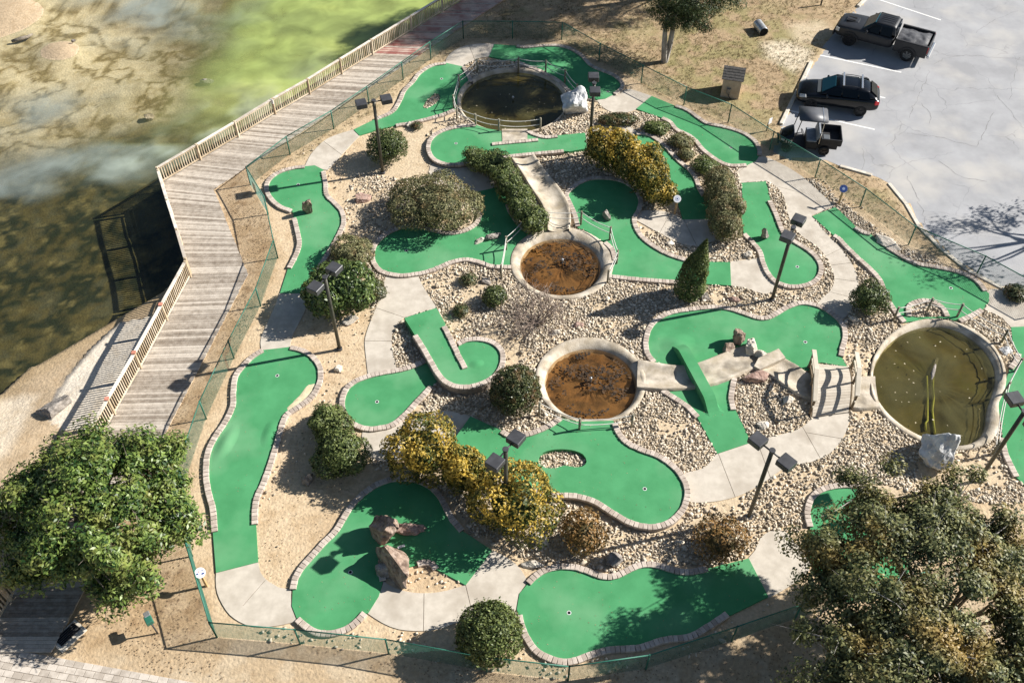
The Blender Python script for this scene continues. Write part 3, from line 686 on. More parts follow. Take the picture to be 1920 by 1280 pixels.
green('green shaped like a bent pear beneath the big brown shrub', [
    (O_, [(937, 350), (892, 360), (893, 385), (900, 398)]), (K, [(900, 398), (894, 417), (873, 431), (844, 437), (813, 431), (784, 424), (755, 425), (725, 437), (705, 455), (698, 474), (701, 493), (715, 508), (741, 515), (769, 515), (808, 507), (846, 491), (875, 486), (899, 491), (923, 499), (958, 500)]),
    (O_, [(958, 500), (960, 478), (970, 457), (992, 438)]), (K, [(990, 434), (971, 417), (957, 397), (952, 383)]), (O_, [(952, 383), (954, 373), (946, 361), (937, 350)])], cups=[(762, 470)])
green('green curling round the small pond under the tall yellow hedge', [
    (K, [(1083, 424), (1077, 400), (1067, 378), (1062, 364), (1071, 353), (1088, 341), (1108, 334), (1136, 333), (1165, 338), (1189, 352), (1201, 373), (1198, 393), (1189, 409), (1194, 429), (1208, 448), (1232, 465), (1256, 477), (1280, 485), (1297, 490)]),
    (O_, [(1297, 490), (1369, 491), (1371, 535), (1284, 530)]), (K, [(1284, 529), (1232, 526), (1184, 522), (1141, 517)]),
    (O_, [(1141, 517), (1150, 500)]), (K, [(1153, 488), (1148, 468), (1134, 454)]), (O_, [(1134, 454), (1119, 446), (1100, 433), (1083, 427)])])
green('narrow green between the yellow hedge and the olive hedge', [
    (K, [(1193, 250), (1213, 251), (1232, 261), (1249, 275), (1262, 290), (1276, 304), (1292, 317), (1304, 333), (1311, 352), (1320, 367)]),
    (O_, [(1320, 367), (1335, 376), (1342, 410), (1280, 411), (1273, 388), (1268, 364), (1250, 330), (1222, 292), (1190, 268), (1186, 256), (1193, 250)])])
green('slender green along the fence below the little pump shed', [
    (O_, [(1193, 204), (1222, 180), (1265, 198)]), (K, [(1267, 198), (1289, 206), (1306, 218), (1325, 230), (1352, 236), (1376, 242), (1400, 252), (1417, 266), (1424, 281), (1424, 291)]),
    (O_, [(1424, 291), (1417, 302), (1401, 309)]), (K, [(1400, 309), (1371, 310), (1352, 304), (1333, 292), (1316, 278), (1304, 263), (1287, 251), (1268, 242), (1256, 228), (1241, 221)]), (O_, [(1241, 221), (1193, 204)])], cups=[(1371, 277)])
green('teardrop green with a dark stone beside the right lamp post', [
    (O_, [(1390, 343), (1436, 340), (1444, 374)]), (K, [(1443, 376), (1455, 402), (1469, 436), (1489, 452), (1512, 466), (1531, 482), (1540, 502), (1535, 519), (1518, 532), (1490, 537), (1464, 532), (1445, 519), (1432, 496), (1425, 472), (1411, 454), (1395, 438)]),
    (O_, [(1395, 438), (1389, 415), (1391, 400)]), (K, [(1391, 400), (1395, 386), (1393, 378)]), (O_, [(1393, 378), (1390, 343)])], cups=[(1495, 500)])
green('long green on the right between the path and the parking lot', [
    (O_, [(1523, 405), (1567, 388), (1605, 425)]), (K, [(1603, 426), (1616, 434), (1632, 438)]), (O_, [(1632, 438), (1650, 455), (1664, 463)]),
    (K, [(1664, 463), (1695, 482), (1717, 493), (1751, 499), (1782, 505), (1810, 513), (1833, 527), (1848, 545)]), (O_, [(1848, 545), (1855, 550), (1854, 566), (1843, 580)]),
    (K, [(1842, 580), (1820, 592), (1799, 601)]), (O_, [(1799, 601), (1760, 595), (1698, 604)]), (K, [(1696, 603), (1679, 584), (1662, 556), (1650, 525), (1633, 505), (1611, 485), (1588, 463), (1571, 445), (1563, 441)]), (O_, [(1563, 441), (1523, 405)])],
    cups=[(1783, 540)], holes=[[(1707, 592), (1709, 577), (1725, 568), (1745, 568), (1762, 578), (1772, 592), (1750, 594), (1728, 594)]], extra=[[(1704, 592), (1705, 573), (1723, 564), (1746, 564), (1766, 575), (1777, 593)]])
green('green cut by the frame at the right edge of the large pond', [
    (O_, [(1896, 613), (1920, 612), (1990, 626), (2030, 760), (2010, 920), (1960, 950), (1908, 896)]), (K, [(1906, 893), (1895, 872), (1884, 846), (1880, 820)]),
    (O_, [(1880, 820), (1878, 795), (1870, 755), (1886, 713), (1893, 692)]), (K, [(1895, 690), (1906, 676), (1910, 662)]), (O_, [(1910, 662), (1899, 642), (1896, 613)])])
green('wide green with the stack of rocks and the ramp over the concrete channel', [
    (K, [(1226, 678), (1214, 663), (1211, 640), (1217, 616), (1231, 599), (1255, 586), (1296, 579), (1337, 575), (1368, 578), (1397, 587), (1421, 595), (1440, 595), (1459, 585), (1481, 573), (1507, 567), (1536, 573), (1560, 587), (1579, 606), (1585, 628), (1580, 650), (1577, 667)]),
    (O_, [(1577, 667), (1588, 687), (1540, 679), (1521, 683), (1516, 697), (1497, 686), (1471, 671), (1440, 668), (1395, 656), (1340, 672), (1301, 683), (1272, 686), (1226, 678)])], cups=[(1510, 641)], mounds=[(1270, 645, 1.1, .8, .10, .3)])
green('lower half of the ramp green, below the concrete channel', [
    (K, [(1241, 731), (1267, 747), (1289, 762), (1308, 781)]), (O_, [(1308, 783), (1345, 850), (1408, 829), (1379, 768)]), (K, [(1375, 768), (1371, 748), (1373, 728), (1377, 708)]), (O_, [(1377, 708), (1345, 722), (1300, 729), (1241, 731)])])
green('broad green with a kidney of stones below the round shrub', [
    (O_, [(848, 828), (882, 780), (939, 806)]), (K, [(940, 808), (955, 816), (982, 815), (1011, 806), (1035, 794), (1051, 783)]), (O_, [(1051, 783), (1080, 790), (1150, 788)]),
    (K, [(1152, 793), (1161, 813), (1177, 830), (1204, 843), (1230, 852), (1252, 865), (1271, 882), (1285, 904), (1289, 925), (1284, 947), (1271, 966), (1252, 980), (1228, 987), (1201, 985), (1177, 977), (1149, 961), (1120, 942), (1096, 933), (1067, 928), (1035, 928), (1000, 920), (970, 905)]),
    (O_, [(970, 905), (900, 862), (848, 828)])], holes=[[(1009, 859), (1018, 848), (1042, 842), (1071, 843), (1093, 851), (1100, 865), (1092, 874), (1076, 875), (1058, 872), (1042, 877), (1021, 876), (1010, 868)]], cups=[(1209, 916)], z=.20, wall='block')
green('green with the big brown rocks at the bottom left', [
    (K, [(549, 1104), (553, 1085), (565, 1063), (585, 1041), (606, 1017), (628, 996), (642, 974), (657, 950), (676, 929), (700, 911), (722, 901), (747, 896), (776, 898), (802, 908), (823, 927), (836, 951), (848, 973), (866, 994)]),
    (O_, [(866, 994), (923, 1031), (873, 1096), (817, 1066)]), (K, [(817, 1066), (812, 1057), (797, 1053), (782, 1057)]), (O_, [(782, 1057), (740, 1070), (718, 1078)]), (K, [(716, 1076), (718, 1088)]),
    (O_, [(719, 1090), (710, 1117), (690, 1149)]), (K, [(684, 1148), (665, 1168), (641, 1182), (613, 1187), (589, 1183), (571, 1172), (557, 1160)]), (O_, [(557, 1160), (547, 1135), (549, 1104)])],
    cups=[(657, 1072)], mounds=[(757, 1022, .55, .45, .07, 0)])
green('bottom green dappled by the oak beside the round shrub', [
    (K, [(990, 1092), (1006, 1077), (1026, 1066), (1052, 1061), (1081, 1063), (1105, 1071), (1127, 1079), (1151, 1080), (1173, 1070), (1199, 1059), (1223, 1057), (1247, 1063), (1271, 1070), (1297, 1071), (1327, 1065)]),
    (O_, [(1327, 1065), (1404, 1046), (1441, 1118), (1369, 1153)]), (K, [(1364, 1150), (1345, 1163), (1321, 1178), (1300, 1191), (1276, 1196), (1249, 1198), (1223, 1206), (1197, 1214), (1168, 1216), (1139, 1218), (1110, 1226), (1081, 1237), (1055, 1240), (1029, 1233), (1005, 1219), (986, 1192), (976, 1166), (973, 1152)]),
    (O_, [(973, 1152), (969, 1141), (974, 1112), (990, 1092)])], cups=[(1067, 1148)])
green('green half hidden under the bronze oak', [
    (K, [(1519, 987), (1514, 960), (1521, 935), (1537, 919), (1564, 911), (1603, 909), (1640, 920), (1668, 950)]), (O_, [(1668, 950), (1690, 1010), (1706, 1060), (1700, 1092), (1640, 1118), (1590, 1127), (1545, 1085), (1513, 1044), (1519, 987)])])
green('long left green with a sand drift and two humps', [
    (O_, [(493, 656), (544, 650)]), (K, [(544, 651), (563, 655), (582, 665), (597, 682), (601, 701), (597, 723), (582, 745), (561, 761), (537, 777), (529, 795), (522, 820), (514, 848), (505, 875), (495, 902), (484, 926), (478, 950), (477, 982)]),
    (O_, [(480, 983), (484, 1053), (405, 1073), (399, 998)]), (K, [(402, 996), (399, 955), (390, 920), (386, 888), (389, 850), (402, 820), (422, 790), (436, 760), (437, 730), (442, 704), (456, 685), (474, 667), (493, 656)])],
    cups=[(520, 704)], mounds=[(424, 830, .5, 1.3, .085, -.28), (505, 812, .45, 1.0, .06, -.1)])
green('upper left green with a standing stone', [
    (O_, [(571, 312), (590, 310), (606, 318)]), (K, [(606, 321), (610, 343), (612, 364), (626, 379), (641, 396), (644, 417), (636, 438), (624, 460), (609, 484), (597, 505)]), (O_, [(597, 505), (577, 549), (525, 549), (540, 503)]),
    (K, [(542, 502), (553, 481), (561, 457), (557, 431), (551, 408)]), (O_, [(551, 408), (548, 395)]), (K, [(546, 395), (525, 387), (507, 371), (499, 353), (504, 337), (521, 323), (547, 315), (571, 312)])], cups=[(559, 346)])
green('round green below the raised spiral green', [
    (K, [(797, 676), (774, 686), (748, 693), (719, 698), (693, 704), (666, 714), (648, 730), (641, 754), (647, 778), (664, 795), (688, 803), (712, 802), (737, 795), (761, 775), (785, 749), (809, 724)]), (O_, [(809, 724), (835, 700), (797, 676)])], cups=[(707, 753)])
green('raised spiral green on a block wall with a straight paver divider', [
    (O_, [(758, 596), (818, 577), (835, 606)]), (K, [(832, 611), (845, 636), (858, 662)]),
    (O_, [(858, 662), (860, 645)]), (K, [(858, 644), (874, 637), (899, 635), (925, 642), (941, 658), (942, 680), (934, 698), (917, 712), (892, 722), (863, 725), (838, 717), (821, 700), (807, 676), (793, 652), (778, 628)]), (O_, [(778, 628), (758, 596)])],
    z=.42, extra=[[(856, 660), (864, 675), (872, 690)]], wall='block', mounds=[(893, 682, .5, .35, .05, .3)])

# sand washed over the carpet
def sand_drift(px, label, seed):
    P = crom(G(px, .06), .15, True); c = sum(P, Vector()) / len(P); V = [(c.x, c.y, .085)]; F = []; n = len(P); rr = random.Random(seed)
    rings = (.35, .6, .8, .92, 1.0)
    w = [1 + .14 * math.sin(5 * i / n * 6.28) + .08 * rr.uniform(-1, 1) for i in range(n)]
    for s in rings:
        for i, p in enumerate(P):
            q = c.lerp(p, s * w[i]); V.append((q.x, q.y, .058 + .03 * (1 - s) + .006 * rr.random() - (.01 if s == 1 else 0)))
    for i in range(n): F.append((0, 1 + i, 1 + (i + 1) % n))
    for k in range(len(rings) - 1):
        for i in range(n): F.append((1 + k * n + i, 1 + (k + 1) * n + i, 1 + (k + 1) * n + (i + 1) % n, 1 + k * n + (i + 1) % n))
    o = mesh('sand_drift', V, F, MT['sand'], smooth=True); tag(o, label, 'sand', kind='stuff')
MT['sand'] = mat('washed_sand', (.50, .44, .27), (.66, .57, .39), scale=4, rough=.95, bump=.2, bscale=30)
sand_drift([(594, 716), (590, 730), (574, 748), (555, 762), (536, 766), (548, 755), (560, 742), (574, 726), (586, 714)], 'sand washed over the edge of the long left green', 3)
# tee mat and ball marker on the rocky green
p = g(752, 1024, .13)
tag(box('tee_marker', p, (.30, .11, .04), 'white', rot=Matrix.Rotation(.35, 3, 'Z'), bevel=.015), 'small white tee marker on the green beside the brown rocks', 'marker')
# ================================================================ PONDS
MT['pond_brown'] = mat('leafy_pond_bed', (.070, .046, .024), (.215, .128, .055), scale=2.4, rough=.9, bump=.4, bscale=12, contrast=(.40, .58), c3=(.27, .17, .078), s3=.8)
MT['pond_olive'] = mat('olive_pond_bed', (.070, .058, .028), (.155, .125, .058), scale=.55, rough=.9, contrast=(.35, .65), c3=(.115, .105, .042), s3=.8)
MT['water_brown'] = water_mat('brown_water', (.86, .74, .58), (.20, .105, .035), .35, .8, bump=.03, lo=.4, hi=.7, glossy_rough=.02)
MT['water_olive'] = water_mat('olive_water', (.72, .70, .50), (.095, .088, .038), .55, .5, bump=.03, lo=.35, hi=.65, glossy_rough=.02)
leaf('pond_leaf', (.014, .010, .006), (.085, .045, .018), rough=.7, tr=0)
leaf('leaf_pale', (.30, .25, .15), (.55, .48, .34), rough=.7, tr=0)
def resamp_closed(P, n=72):
    c = sum(P, Vector()) / len(P); out = []
    an = [math.atan2(p.y - c.y, p.x - c.x) for p in P]; rr = [math.hypot(p.x - c.x, p.y - c.y) for p in P]
    o = sorted(zip(an, rr)); an = np.array([a for a, _ in o]); rr = np.array([r for _, r in o])
    for i in range(n):
        a = -math.pi + 2 * math.pi * i / n; r = np.interp(a, np.concatenate([an - 2 * math.pi, an, an + 2 * math.pi]), np.tile(rr, 3)); out.append(Vector((c.x + r * math.cos(a), c.y + r * math.sin(a), 0)))
    return c, out
for label, out, wat, kind in PONDS:
    n = 72; co, A = resamp_closed(out, n); cw, B = resamp_closed(wat, n)
    root = thing('pond', label, 'pond', (co.x, co.y, 0)); V, F = [], []
    prof = [(-.06, -.25), (-.03, .07), (.08, .10), (.45, .09), (.8, .0), (1.05, -.13), (1.35, -.42)]
    for s, z in prof:
        for a, b in zip(A, B): q = a.lerp(b, s); V.append((q.x, q.y, z))
    for i in range(len(prof) - 1):
        for k in range(n): F.append((i * n + k, i * n + (k + 1) % n, (i + 1) * n + (k + 1) % n, (i + 1) * n + k))
    mesh('rim', V, F, 'old_concrete', root, smooth=True)
    W2 = [a.lerp(b, 1.12) for a, b in zip(A, B)]; OBST.append([(p.x, p.y) for p in A])
    V = [(p.x, p.y, -.10) for p in W2]; mesh('water', V, [tuple(range(n))], 'water_' + kind, root)
    # bed, lumpy
    V = [(cw.x, cw.y, -.34)]; F = []; rr = random.Random(5)
    for s in (.25, .5, .75, .95, 1.0):
        for p in W2: q = cw.lerp(p, s * 1.05); V.append((q.x, q.y, -.33 + .10 * rr.random() * (s < .99) + (.12 if s > .97 else 0)))
    for k in range(n): F.append((0, 1 + k, 1 + (k + 1) % n))
    for i in range(4):
        for k in range(n): F.append((1 + i * n + k, 1 + (i + 1) * n + k, 1 + (i + 1) * n + (k + 1) % n, 1 + i * n + (k + 1) % n))
    mesh('bed', V, F, 'pond_' + kind, root, smooth=True)
    # leaves lying on and under the surface
    rr = np.random.default_rng(int(co.x * 10) & 255); m = 1050 if kind == 'brown' else 30
    ang = rr.uniform(0, 2 * np.pi, m); rad = np.sqrt(rr.uniform(0, 1, m)) * .9
    if kind == 'brown':
        cl = fbm(np.cos(ang) * rad * 3.3 + co.x, np.sin(ang) * rad * 3.3, 4); keep = cl > .47; ang, rad = ang[keep], rad[keep]; m = len(ang)
    idx = ((ang / (2 * np.pi) * n).astype(int) + n // 2) % n
    W2a = np.array([(p.x, p.y) for p in W2]); c2 = np.array([cw.x, cw.y]); 
    P = c2 + (W2a[idx] - c2) * rad[:, None]
    sz = rr.uniform(.03, .075, m) * (1.5 if kind == 'brown' else .8); th = rr.uniform(0, 6.28, m); zz = rr.uniform(-.095, -.06, m) if kind == 'brown' else np.full(m, -.095)
    q = np.zeros((m, 4, 3)); 
    for k, (a, b) in enumerate(((1, 0), (0, .6), (-1, 0), (0, -.6))):
        q[:, k, 0] = P[:, 0] + sz * (a * np.cos(th) - b * np.sin(th)); q[:, k, 1] = P[:, 1] + sz * (a * np.sin(th) + b * np.cos(th)); q[:, k, 2] = zz + (.02 * rr.random(m) if k % 2 else 0)
    o = npmesh('floating_leaves', q.reshape(-1, 3), np.arange(4 * m).reshape(-1, 4), 'pond_leaf' if kind == 'brown' else 'leaf_pale', root, attrs={'rnd': np.repeat(rr.random(m), 4)}); tag(o, kind='stuff')
def fountain(px, py, label, h=.32):
    c = g(px, py, -.1); root = thing('fountain_head', label, 'fountain', (c.x, c.y, -.34))
    tube('stem', [c + Vector((0, 0, -.24)), c + Vector((0, 0, h * .6))], .035, 'lamp_metal', root)
    tube('nozzle', [c + Vector((0, 0, h * .5)), c + Vector((0, 0, h * .7)), c + Vector((0, 0, h)), c + Vector((0, 0, h * 1.08))], [.05, .075, .06, .03], MT['steel'], root, 12)
MT['steel'] = mat('dull_steel', (.35, .36, .37), (.5, .5, .5), scale=8, rough=.35, metal=.7)
fountain(1054, 494, 'small metal fountain head in the oval brown pond')
fountain(1107, 716, 'small metal fountain head in the round brown pond')
fountain(962, 187, 'small metal fountain head in the shaded pond', .22)
# pipes under the big pond
MT['pipe_yellow'] = mat('algae_pipe', (.34, .36, .07), (.46, .45, .13), scale=4, rough=.6)
root = thing('pond_pump_pipes', 'two yellow green pipes with a pump lying under the large pond water', 'pipes', g(1745, 760, -.3))
tube('pipe', G([(1738, 705), (1739, 740), (1739, 788), (1735, 793), (1736, 806)], -.20), .045, 'pipe_yellow', root)
tube('pipe', G([(1750, 703), (1749, 725), (1751, 745), (1748, 768), (1750, 790), (1753, 812)], -.20), .05, 'pipe_yellow', root)
tube('pump', [g(1744, 722, -.2), g(1749, 700, -.12), g(1757, 672, -.22)], [.05, .09, .07], 'rock_grey', root, 12)

# ================================================================ CONCRETE CHANNELS
def channel(label, left, right, zside=.24, zmid=.05, zl=None):
    Lw, Rw = G(left, .12), G(right, .12); n = 40
    def rs(P):
        c = crom(P, .1); L = sum((b - a).length for a, b in zip(c, c[1:])); r = resample(c, L / (n - 1) * .99999); return (r + [c[-1]] * n)[:n]
    A, B = rs(Lw), rs(Rw); root = thing('concrete_channel', label, 'channel', (A[0].x, A[0].y, 0)); prof = [(-.03, -.1), (0, zside * .9), (.04, zside), (.12, zside * .75), (.25, zmid + .05), (.5, zmid), (.75, zmid + .05), (.88, zside * .75), (.96, zside), (1, zside * .9), (1.03, -.1)]
    V, F = [], []; m = len(prof); rr = random.Random(2)
    for a, b in zip(A, B):
        for s, z in prof: q = a.lerp(b, s); V.append((q.x, q.y, z + rr.uniform(-.012, .012)))
    for i in range(n - 1):
        for k in range(m - 1): F.append((i * m + k, i * m + k + 1, (i + 1) * m + k + 1, (i + 1) * m + k))
    mesh('trough', V, F, 'old_concrete', root, smooth=True); OBST.append([(p.x, p.y) for p in A + B[::-1]])
channel('dry concrete channel running from the oval green down to the oval pond beside the hedge', [(958, 298), (975, 322), (995, 354), (1017, 388), (1025, 412), (1026, 434)], [(1002, 292), (1018, 316), (1037, 340), (1054, 361), (1067, 388), (1070, 412), (1067, 432)])
channel('long concrete channel running under the green ramp into the round pond', [(1196, 676), (1226, 681), (1272, 687), (1301, 684), (1340, 670), (1372, 657), (1396, 650)], [(1194, 728), (1240, 731), (1290, 729), (1330, 723), (1365, 712), (1398, 698), (1420, 690)])
channel('short concrete channel falling from the rock stack under the bridge', [(1420, 668), (1445, 662), (1470, 672), (1495, 686), (1520, 702), (1560, 708), (1610, 706), (1640, 706)], [(1416, 692), (1445, 704), (1470, 722), (1495, 738), (1525, 748), (1560, 756), (1610, 766), (1650, 764)], .18, .03)
# flat ledge slab at the waterfall
P = G([(1414, 686), (1422, 671), (1460, 653), (1473, 670), (1450, 680), (1425, 692)], .3)
tag(sheet('stone_ledge', P, .30, .28, 'old_concrete'), 'flat grey ledge slab where the channel begins beside the rock stack', 'ledge')
tag(sheet('pond_outlet', G([(941, 244), (989, 244), (989, 263), (942, 267)], .1), .185, .3, 'old_concrete'), 'pale concrete outlet slab between the shaded pond and the oval green', 'slab')
# ================================================================ GREEN RAMP OVER THE CHANNEL
def ramp():
    a, b = g(1268, 642, .06), g(1341, 778, .06); root = thing('carpet_ramp', 'narrow green carpeted ramp bridging the concrete channel', 'ramp', a)
    d = (b - a); L = d.length; d.normalize(); nrm = Vector((-d.y, d.x, 0)); V, F = [], []; n = 28
    for i in range(n + 1):
        s = i / n; h = .42 * max(0, min(1, min(s, 1 - s) / .2)); h = h * h * (3 - 2 * (h / .42)) / .42 if h < .42 else .42
        w = .27 + .22 * max(0, 1 - min(s, 1 - s) / .2) ** 2
        c = a + d * (L * s)
        for k, hh in ((-1.0, -.02), (-.62, h * .0), (-1.0 * .30 / w, h), (.30 / w, h), (.62, 0), (1.0, -.02)):
            pass
        for off, z in ((-w, .055), (-.26, .06 + h), (.26, .06 + h), (w, .055)):
            V.append(c + nrm * off + Vector((0, 0, z - .06)))
    for i in range(n):
        for k in range(3): F.append((i * 4 + k, i * 4 + k + 1, i * 4 + k + 5, i * 4 + k + 4))
    mesh('carpet', V, F, 'turf', root)
ramp()

# ================================================================ BOARDWALK
dO, dI = G(DECK_OUT, .1), G(DECK_IN, .1)
bw = thing('boardwalk', 'weathered grey plank boardwalk following the lake shore', 'boardwalk', dO[1])
plk = []
for s in range(3):
    o0, o1, i0, i1 = dO[s], dO[s + 1], dI[s], dI[s + 1]; L = ((o1 - o0).length + (i1 - i0).length) / 2; n = int(L / .152)
    for k in range(n):
        t0, t1 = (k + .03) / n, (k + .97) / n; mid = (o0.lerp(o1, (t0 + t1) / 2) + i0.lerp(i1, (t0 + t1) / 2)) / 2
        ov = random.uniform(.02, .07)
        q = [o0.lerp(o1, t0), o0.lerp(o1, t1), i0.lerp(i1, t1), i0.lerp(i1, t0)]
        e = (q[3] - q[0]).normalized() * ov; q = [q[0] - e, q[1] - e, q[2] + e, q[3] + e]; zj = random.gauss(0, .004)
        red = s == 0 and o0.lerp(o1, (t0 + t1) / 2).x > g(705, 100).x and random.random() < .93
        plk.append(((mid - cam.location).length, q, zj, red))
plk.sort(key=lambda x: x[0])
def plank_geo(q, zj):
    V = [v + Vector((0, 0, zj)) for v in q] + [v + Vector((0, 0, zj - .04)) for v in q]
    return V, [(0, 3, 2, 1), (4, 5, 6, 7), (0, 1, 5, 4), (1, 2, 6, 5), (2, 3, 7, 6), (3, 0, 4, 7)]
for d, q, zj, red in plk[:300]: mesh('plank', *plank_geo(q, zj), 'plank_red' if red else 'plank', bw)
rest = [[], []]
for d, q, zj, red in plk[300:]: rest[red].append(plank_geo(q, zj))  # joined below
for r, mm in zip(rest, ('plank', 'plank_red')):
    if r:
        o = tag(mesh('far_planks', *merge(r), 'plank_far' if mm == 'plank' else mm, bw), kind='stuff'); a = o.data.attributes.new('rnd', 'FLOAT', 'POINT'); a.data.foreach_set('value', np.repeat(np.random.default_rng(3).random(len(r)), 8).astype(np.float32))
for A in (dO, dI):
    for a, b in zip(A, A[1:]):
        d = b - a; box('joist', (a + b) / 2 + Vector((0, 0, -.15)), (d.length - .3, .06, .2), 'rail_wood', bw, Matrix.Rotation(math.atan2(d.y, d.x), 3, 'Z'))
for a, b in zip(dO, dO[1:]):
    n = int((b - a).length / 2.4)
    for k in range(n + 1):
        p = a.lerp(b, (k + .2) / (n + .4)); tube('pile', [p + Vector((.25, 0, -.2)), p + Vector((.25, 0, -2.4))], .12, 'post', bw, 8)
# railing
BAL = bpy.data.meshes.new('baluster')
_b = bmesh.new(); add_box(_b, Vector(), (1, 1, 1)); _b.to_mesh(BAL); _b.free(); BAL.materials.append(MT['rail_wood'])
def railing(px, label, capred=()):
    P = G(px, .1); root = thing('railing', label, 'railing', P[0], group='timber railings of the boardwalk'); H = 1.05
    for i, p in enumerate(P):
        o = box('post', p + Vector((0, 0, .45)), (.13, .13, 1.3), 'rail_wood', root, bevel=.012)
        if i in capred: box('post_cap', p + Vector((0, 0, 1.115)), (.19, .19, .03), 'red_cap', o)
    for a, b in zip(P, P[1:]):
        d = b - a; r = Matrix.Rotation(math.atan2(d.y, d.x), 3, 'Z'); m = (a + b) / 2; L = d.length
        box('top_rail', m + Vector((0, 0, H)), (L - .15, .15, .04), 'rail_top', root, r, .006)
        box('upper_rail', m + Vector((0, 0, H - .08)), (L - .14, .045, .09), 'rail_wood', root, r)
        box('bottom_rail', m + Vector((0, 0, .12)), (L - .14, .045, .09), 'rail_wood', root, r)
        n = int(L / .145)
        for k in range(n):
            p = a.lerp(b, (k + .5) / n); o = bpy.data.objects.new('baluster', BAL); o.location = (p.x, p.y, p.z + .555); o.scale = (.045, .045, .80); o.rotation_euler = (0, 0, math.atan2(d.y, d.x)); COL.objects.link(o); adopt(o, root)
railing([(304, 343), (376, 300), (447, 257), (516, 214), (581, 177), (641, 139), (699, 103), (772, 58), (830, 22), (893, -16), (960, -56)], 'timber railing of upright balusters on the long upper boardwalk')
railing([(306, 348), (323, 403), (341, 459), (357, 513)], 'timber railing seen from above on the short bend of the boardwalk')
railing([(357, 519), (313, 600), (264, 690), (215, 776), (165, 866), (116, 952), (67, 1040), (20, 1125), (-30, 1212)], 'timber railing with red post caps on the lower boardwalk', (1, 2, 3, 6))
# white notice on the rail post
p = g(516, 214, .1) + Vector((0, -.1, .95))
tag(box('notice_plate', p, (.22, .03, .30), 'white', rot=Matrix.Rotation(-.5, 3, 'Z')), 'small white notice plate fixed to a boardwalk post', 'sign')

# ================================================================ CHAIN LINK FENCE
FH = 1.25
def fence(px, label, z=0.0):
    P = G(px, z); root = thing('chain_link_fence', label, 'fence', P[0])
    for p in P:
        o = tube('post', [p + Vector((0, 0, -.1)), p + Vector((0, 0, FH + .03))], .035, 'fence_paint', root, 8)
    for a, b in zip(P, P[1:]):
        tube('top_rail', [a + Vector((0, 0, FH)), b + Vector((0, 0, FH))], .026, 'fence_paint', root, 6)
        d = b - a; L = d.length; u = d / L; nrm = Vector((-u.y, u.x, 0)); V, F = [], []; st = .078; r = .0038; h0, h1 = .04, FH - .01; run = h1 - h0
        k = -int(run / st) - 1
        while k * st < L:
            for sg in (1, -1):
                s0, s1 = k * st, k * st + run
                if sg < 0: z0, z1 = h1, h0
                else: z0, z1 = h0, h1
                c0, c1 = max(s0, 0), min(s1, L)
                if c1 > c0 + .01:
                    za = z0 + (z1 - z0) * (c0 - s0) / run; zb = z0 + (z1 - z0) * (c1 - s0) / run
                    A = a + u * c0 + Vector((0, 0, za)); B = a + u * c1 + Vector((0, 0, zb)); dd = (B - A).normalized(); w = dd.cross(nrm)
                    i = len(V)
                    for q in (A, B):
                        for t in range(3): an = t * 2.094; V.append(q + nrm * (r * math.cos(an) + .004 * sg) + w * (r * math.sin(an)))
                    F += [(i, i + 1, i + 4, i + 3), (i + 1, i + 2, i + 5, i + 4), (i + 2, i, i + 3, i + 5)]
            k += 1
        mesh('wire_mesh', V, F, 'fence_wire', root)
fence([(869, 73), (808, 112), (756, 150), (692, 196), (626, 242), (544, 290), (470, 347)], 'green chain link fence along the upper boardwalk')
fence([(470, 347), (503, 402), (521, 484)], 'green chain link fence behind the bend of the boardwalk')
fence([(521, 484), (489, 574), (439, 672), (387, 785), (347, 905), (361, 1042), (407, 1194)], 'green chain link fence between the lower boardwalk and the long left green')
fence([(407, 1194), (563, 1207), (729, 1225), (913, 1258), (1065, 1275)], 'green chain link fence along the bottom below the rocky green')
fence([(1065, 1275), (1211, 1254), (1372, 1201), (1490, 1160), (1600, 1128), (1720, 1100), (1850, 1065), (1990, 1030)], 'green chain link fence running in under the bronze oak')
fence([(869, 73), (961, 73), (1053, 75), (1123, 115), (1202, 156), (1282, 197), (1365, 230)], 'green chain link fence at the top along the dry lawn')
fence([(1365, 230), (1443, 281), (1528, 333), (1612, 388), (1703, 459), (1831, 514), (1965, 588)], 'green chain link fence between the long right green and the parking lot')

# ================================================================ ROPE FENCES
def rope_fence(px, label, links, h=.92, r=.055, lean=None):
    P = G(px, .05); root = thing('rope_fence', label, 'rope fence', P[0])
    for p in P: tube('post', [p + Vector((0, 0, -.2)), p + Vector((0, 0, h))], r, 'post', root, 8)
    for i, j in links:
        for hh in (h - .08, h * .52):
            a, b = P[i] + Vector((0, 0, hh)), P[j] + Vector((0, 0, hh)); sag = .055 * (b - a).length
            tube('rope', [a.lerp(b, t / 10) - Vector((0, 0, sag * 4 * (t / 10) * (1 - t / 10))) for t in range(11)], .021, 'rope', root, 5)
ch = lambda n: [(i, i + 1) for i in range(n - 1)]
rope_fence([(1013, 246), (936, 248), (892, 238), (857, 223), (851, 203), (861, 165), (895, 135), (972, 132), (1023, 137), (1059, 155), (1081, 182)], 'rope fence on grey posts ringing the shaded upper pond', ch(11))
rope_fence([(940, 521), (949, 468), (997, 416), (1089, 421), (1143, 450), (1156, 494), (1139, 530)], 'rope fence on grey posts around the oval brown pond', ch(7))
rope_fence([(1011, 777), (1086, 808), (1184, 800)], 'rope fence of three posts in front of the round brown pond', ch(3))
rope_fence([(1675, 600), (1738, 583), (1794, 594), (1877, 642), (1903, 696), (1880, 740), (1860, 851)], 'rope fence on grey posts behind the large olive pond', [(0, 1), (1, 2), (2, 3), (3, 4), (4, 5), (5, 6)])

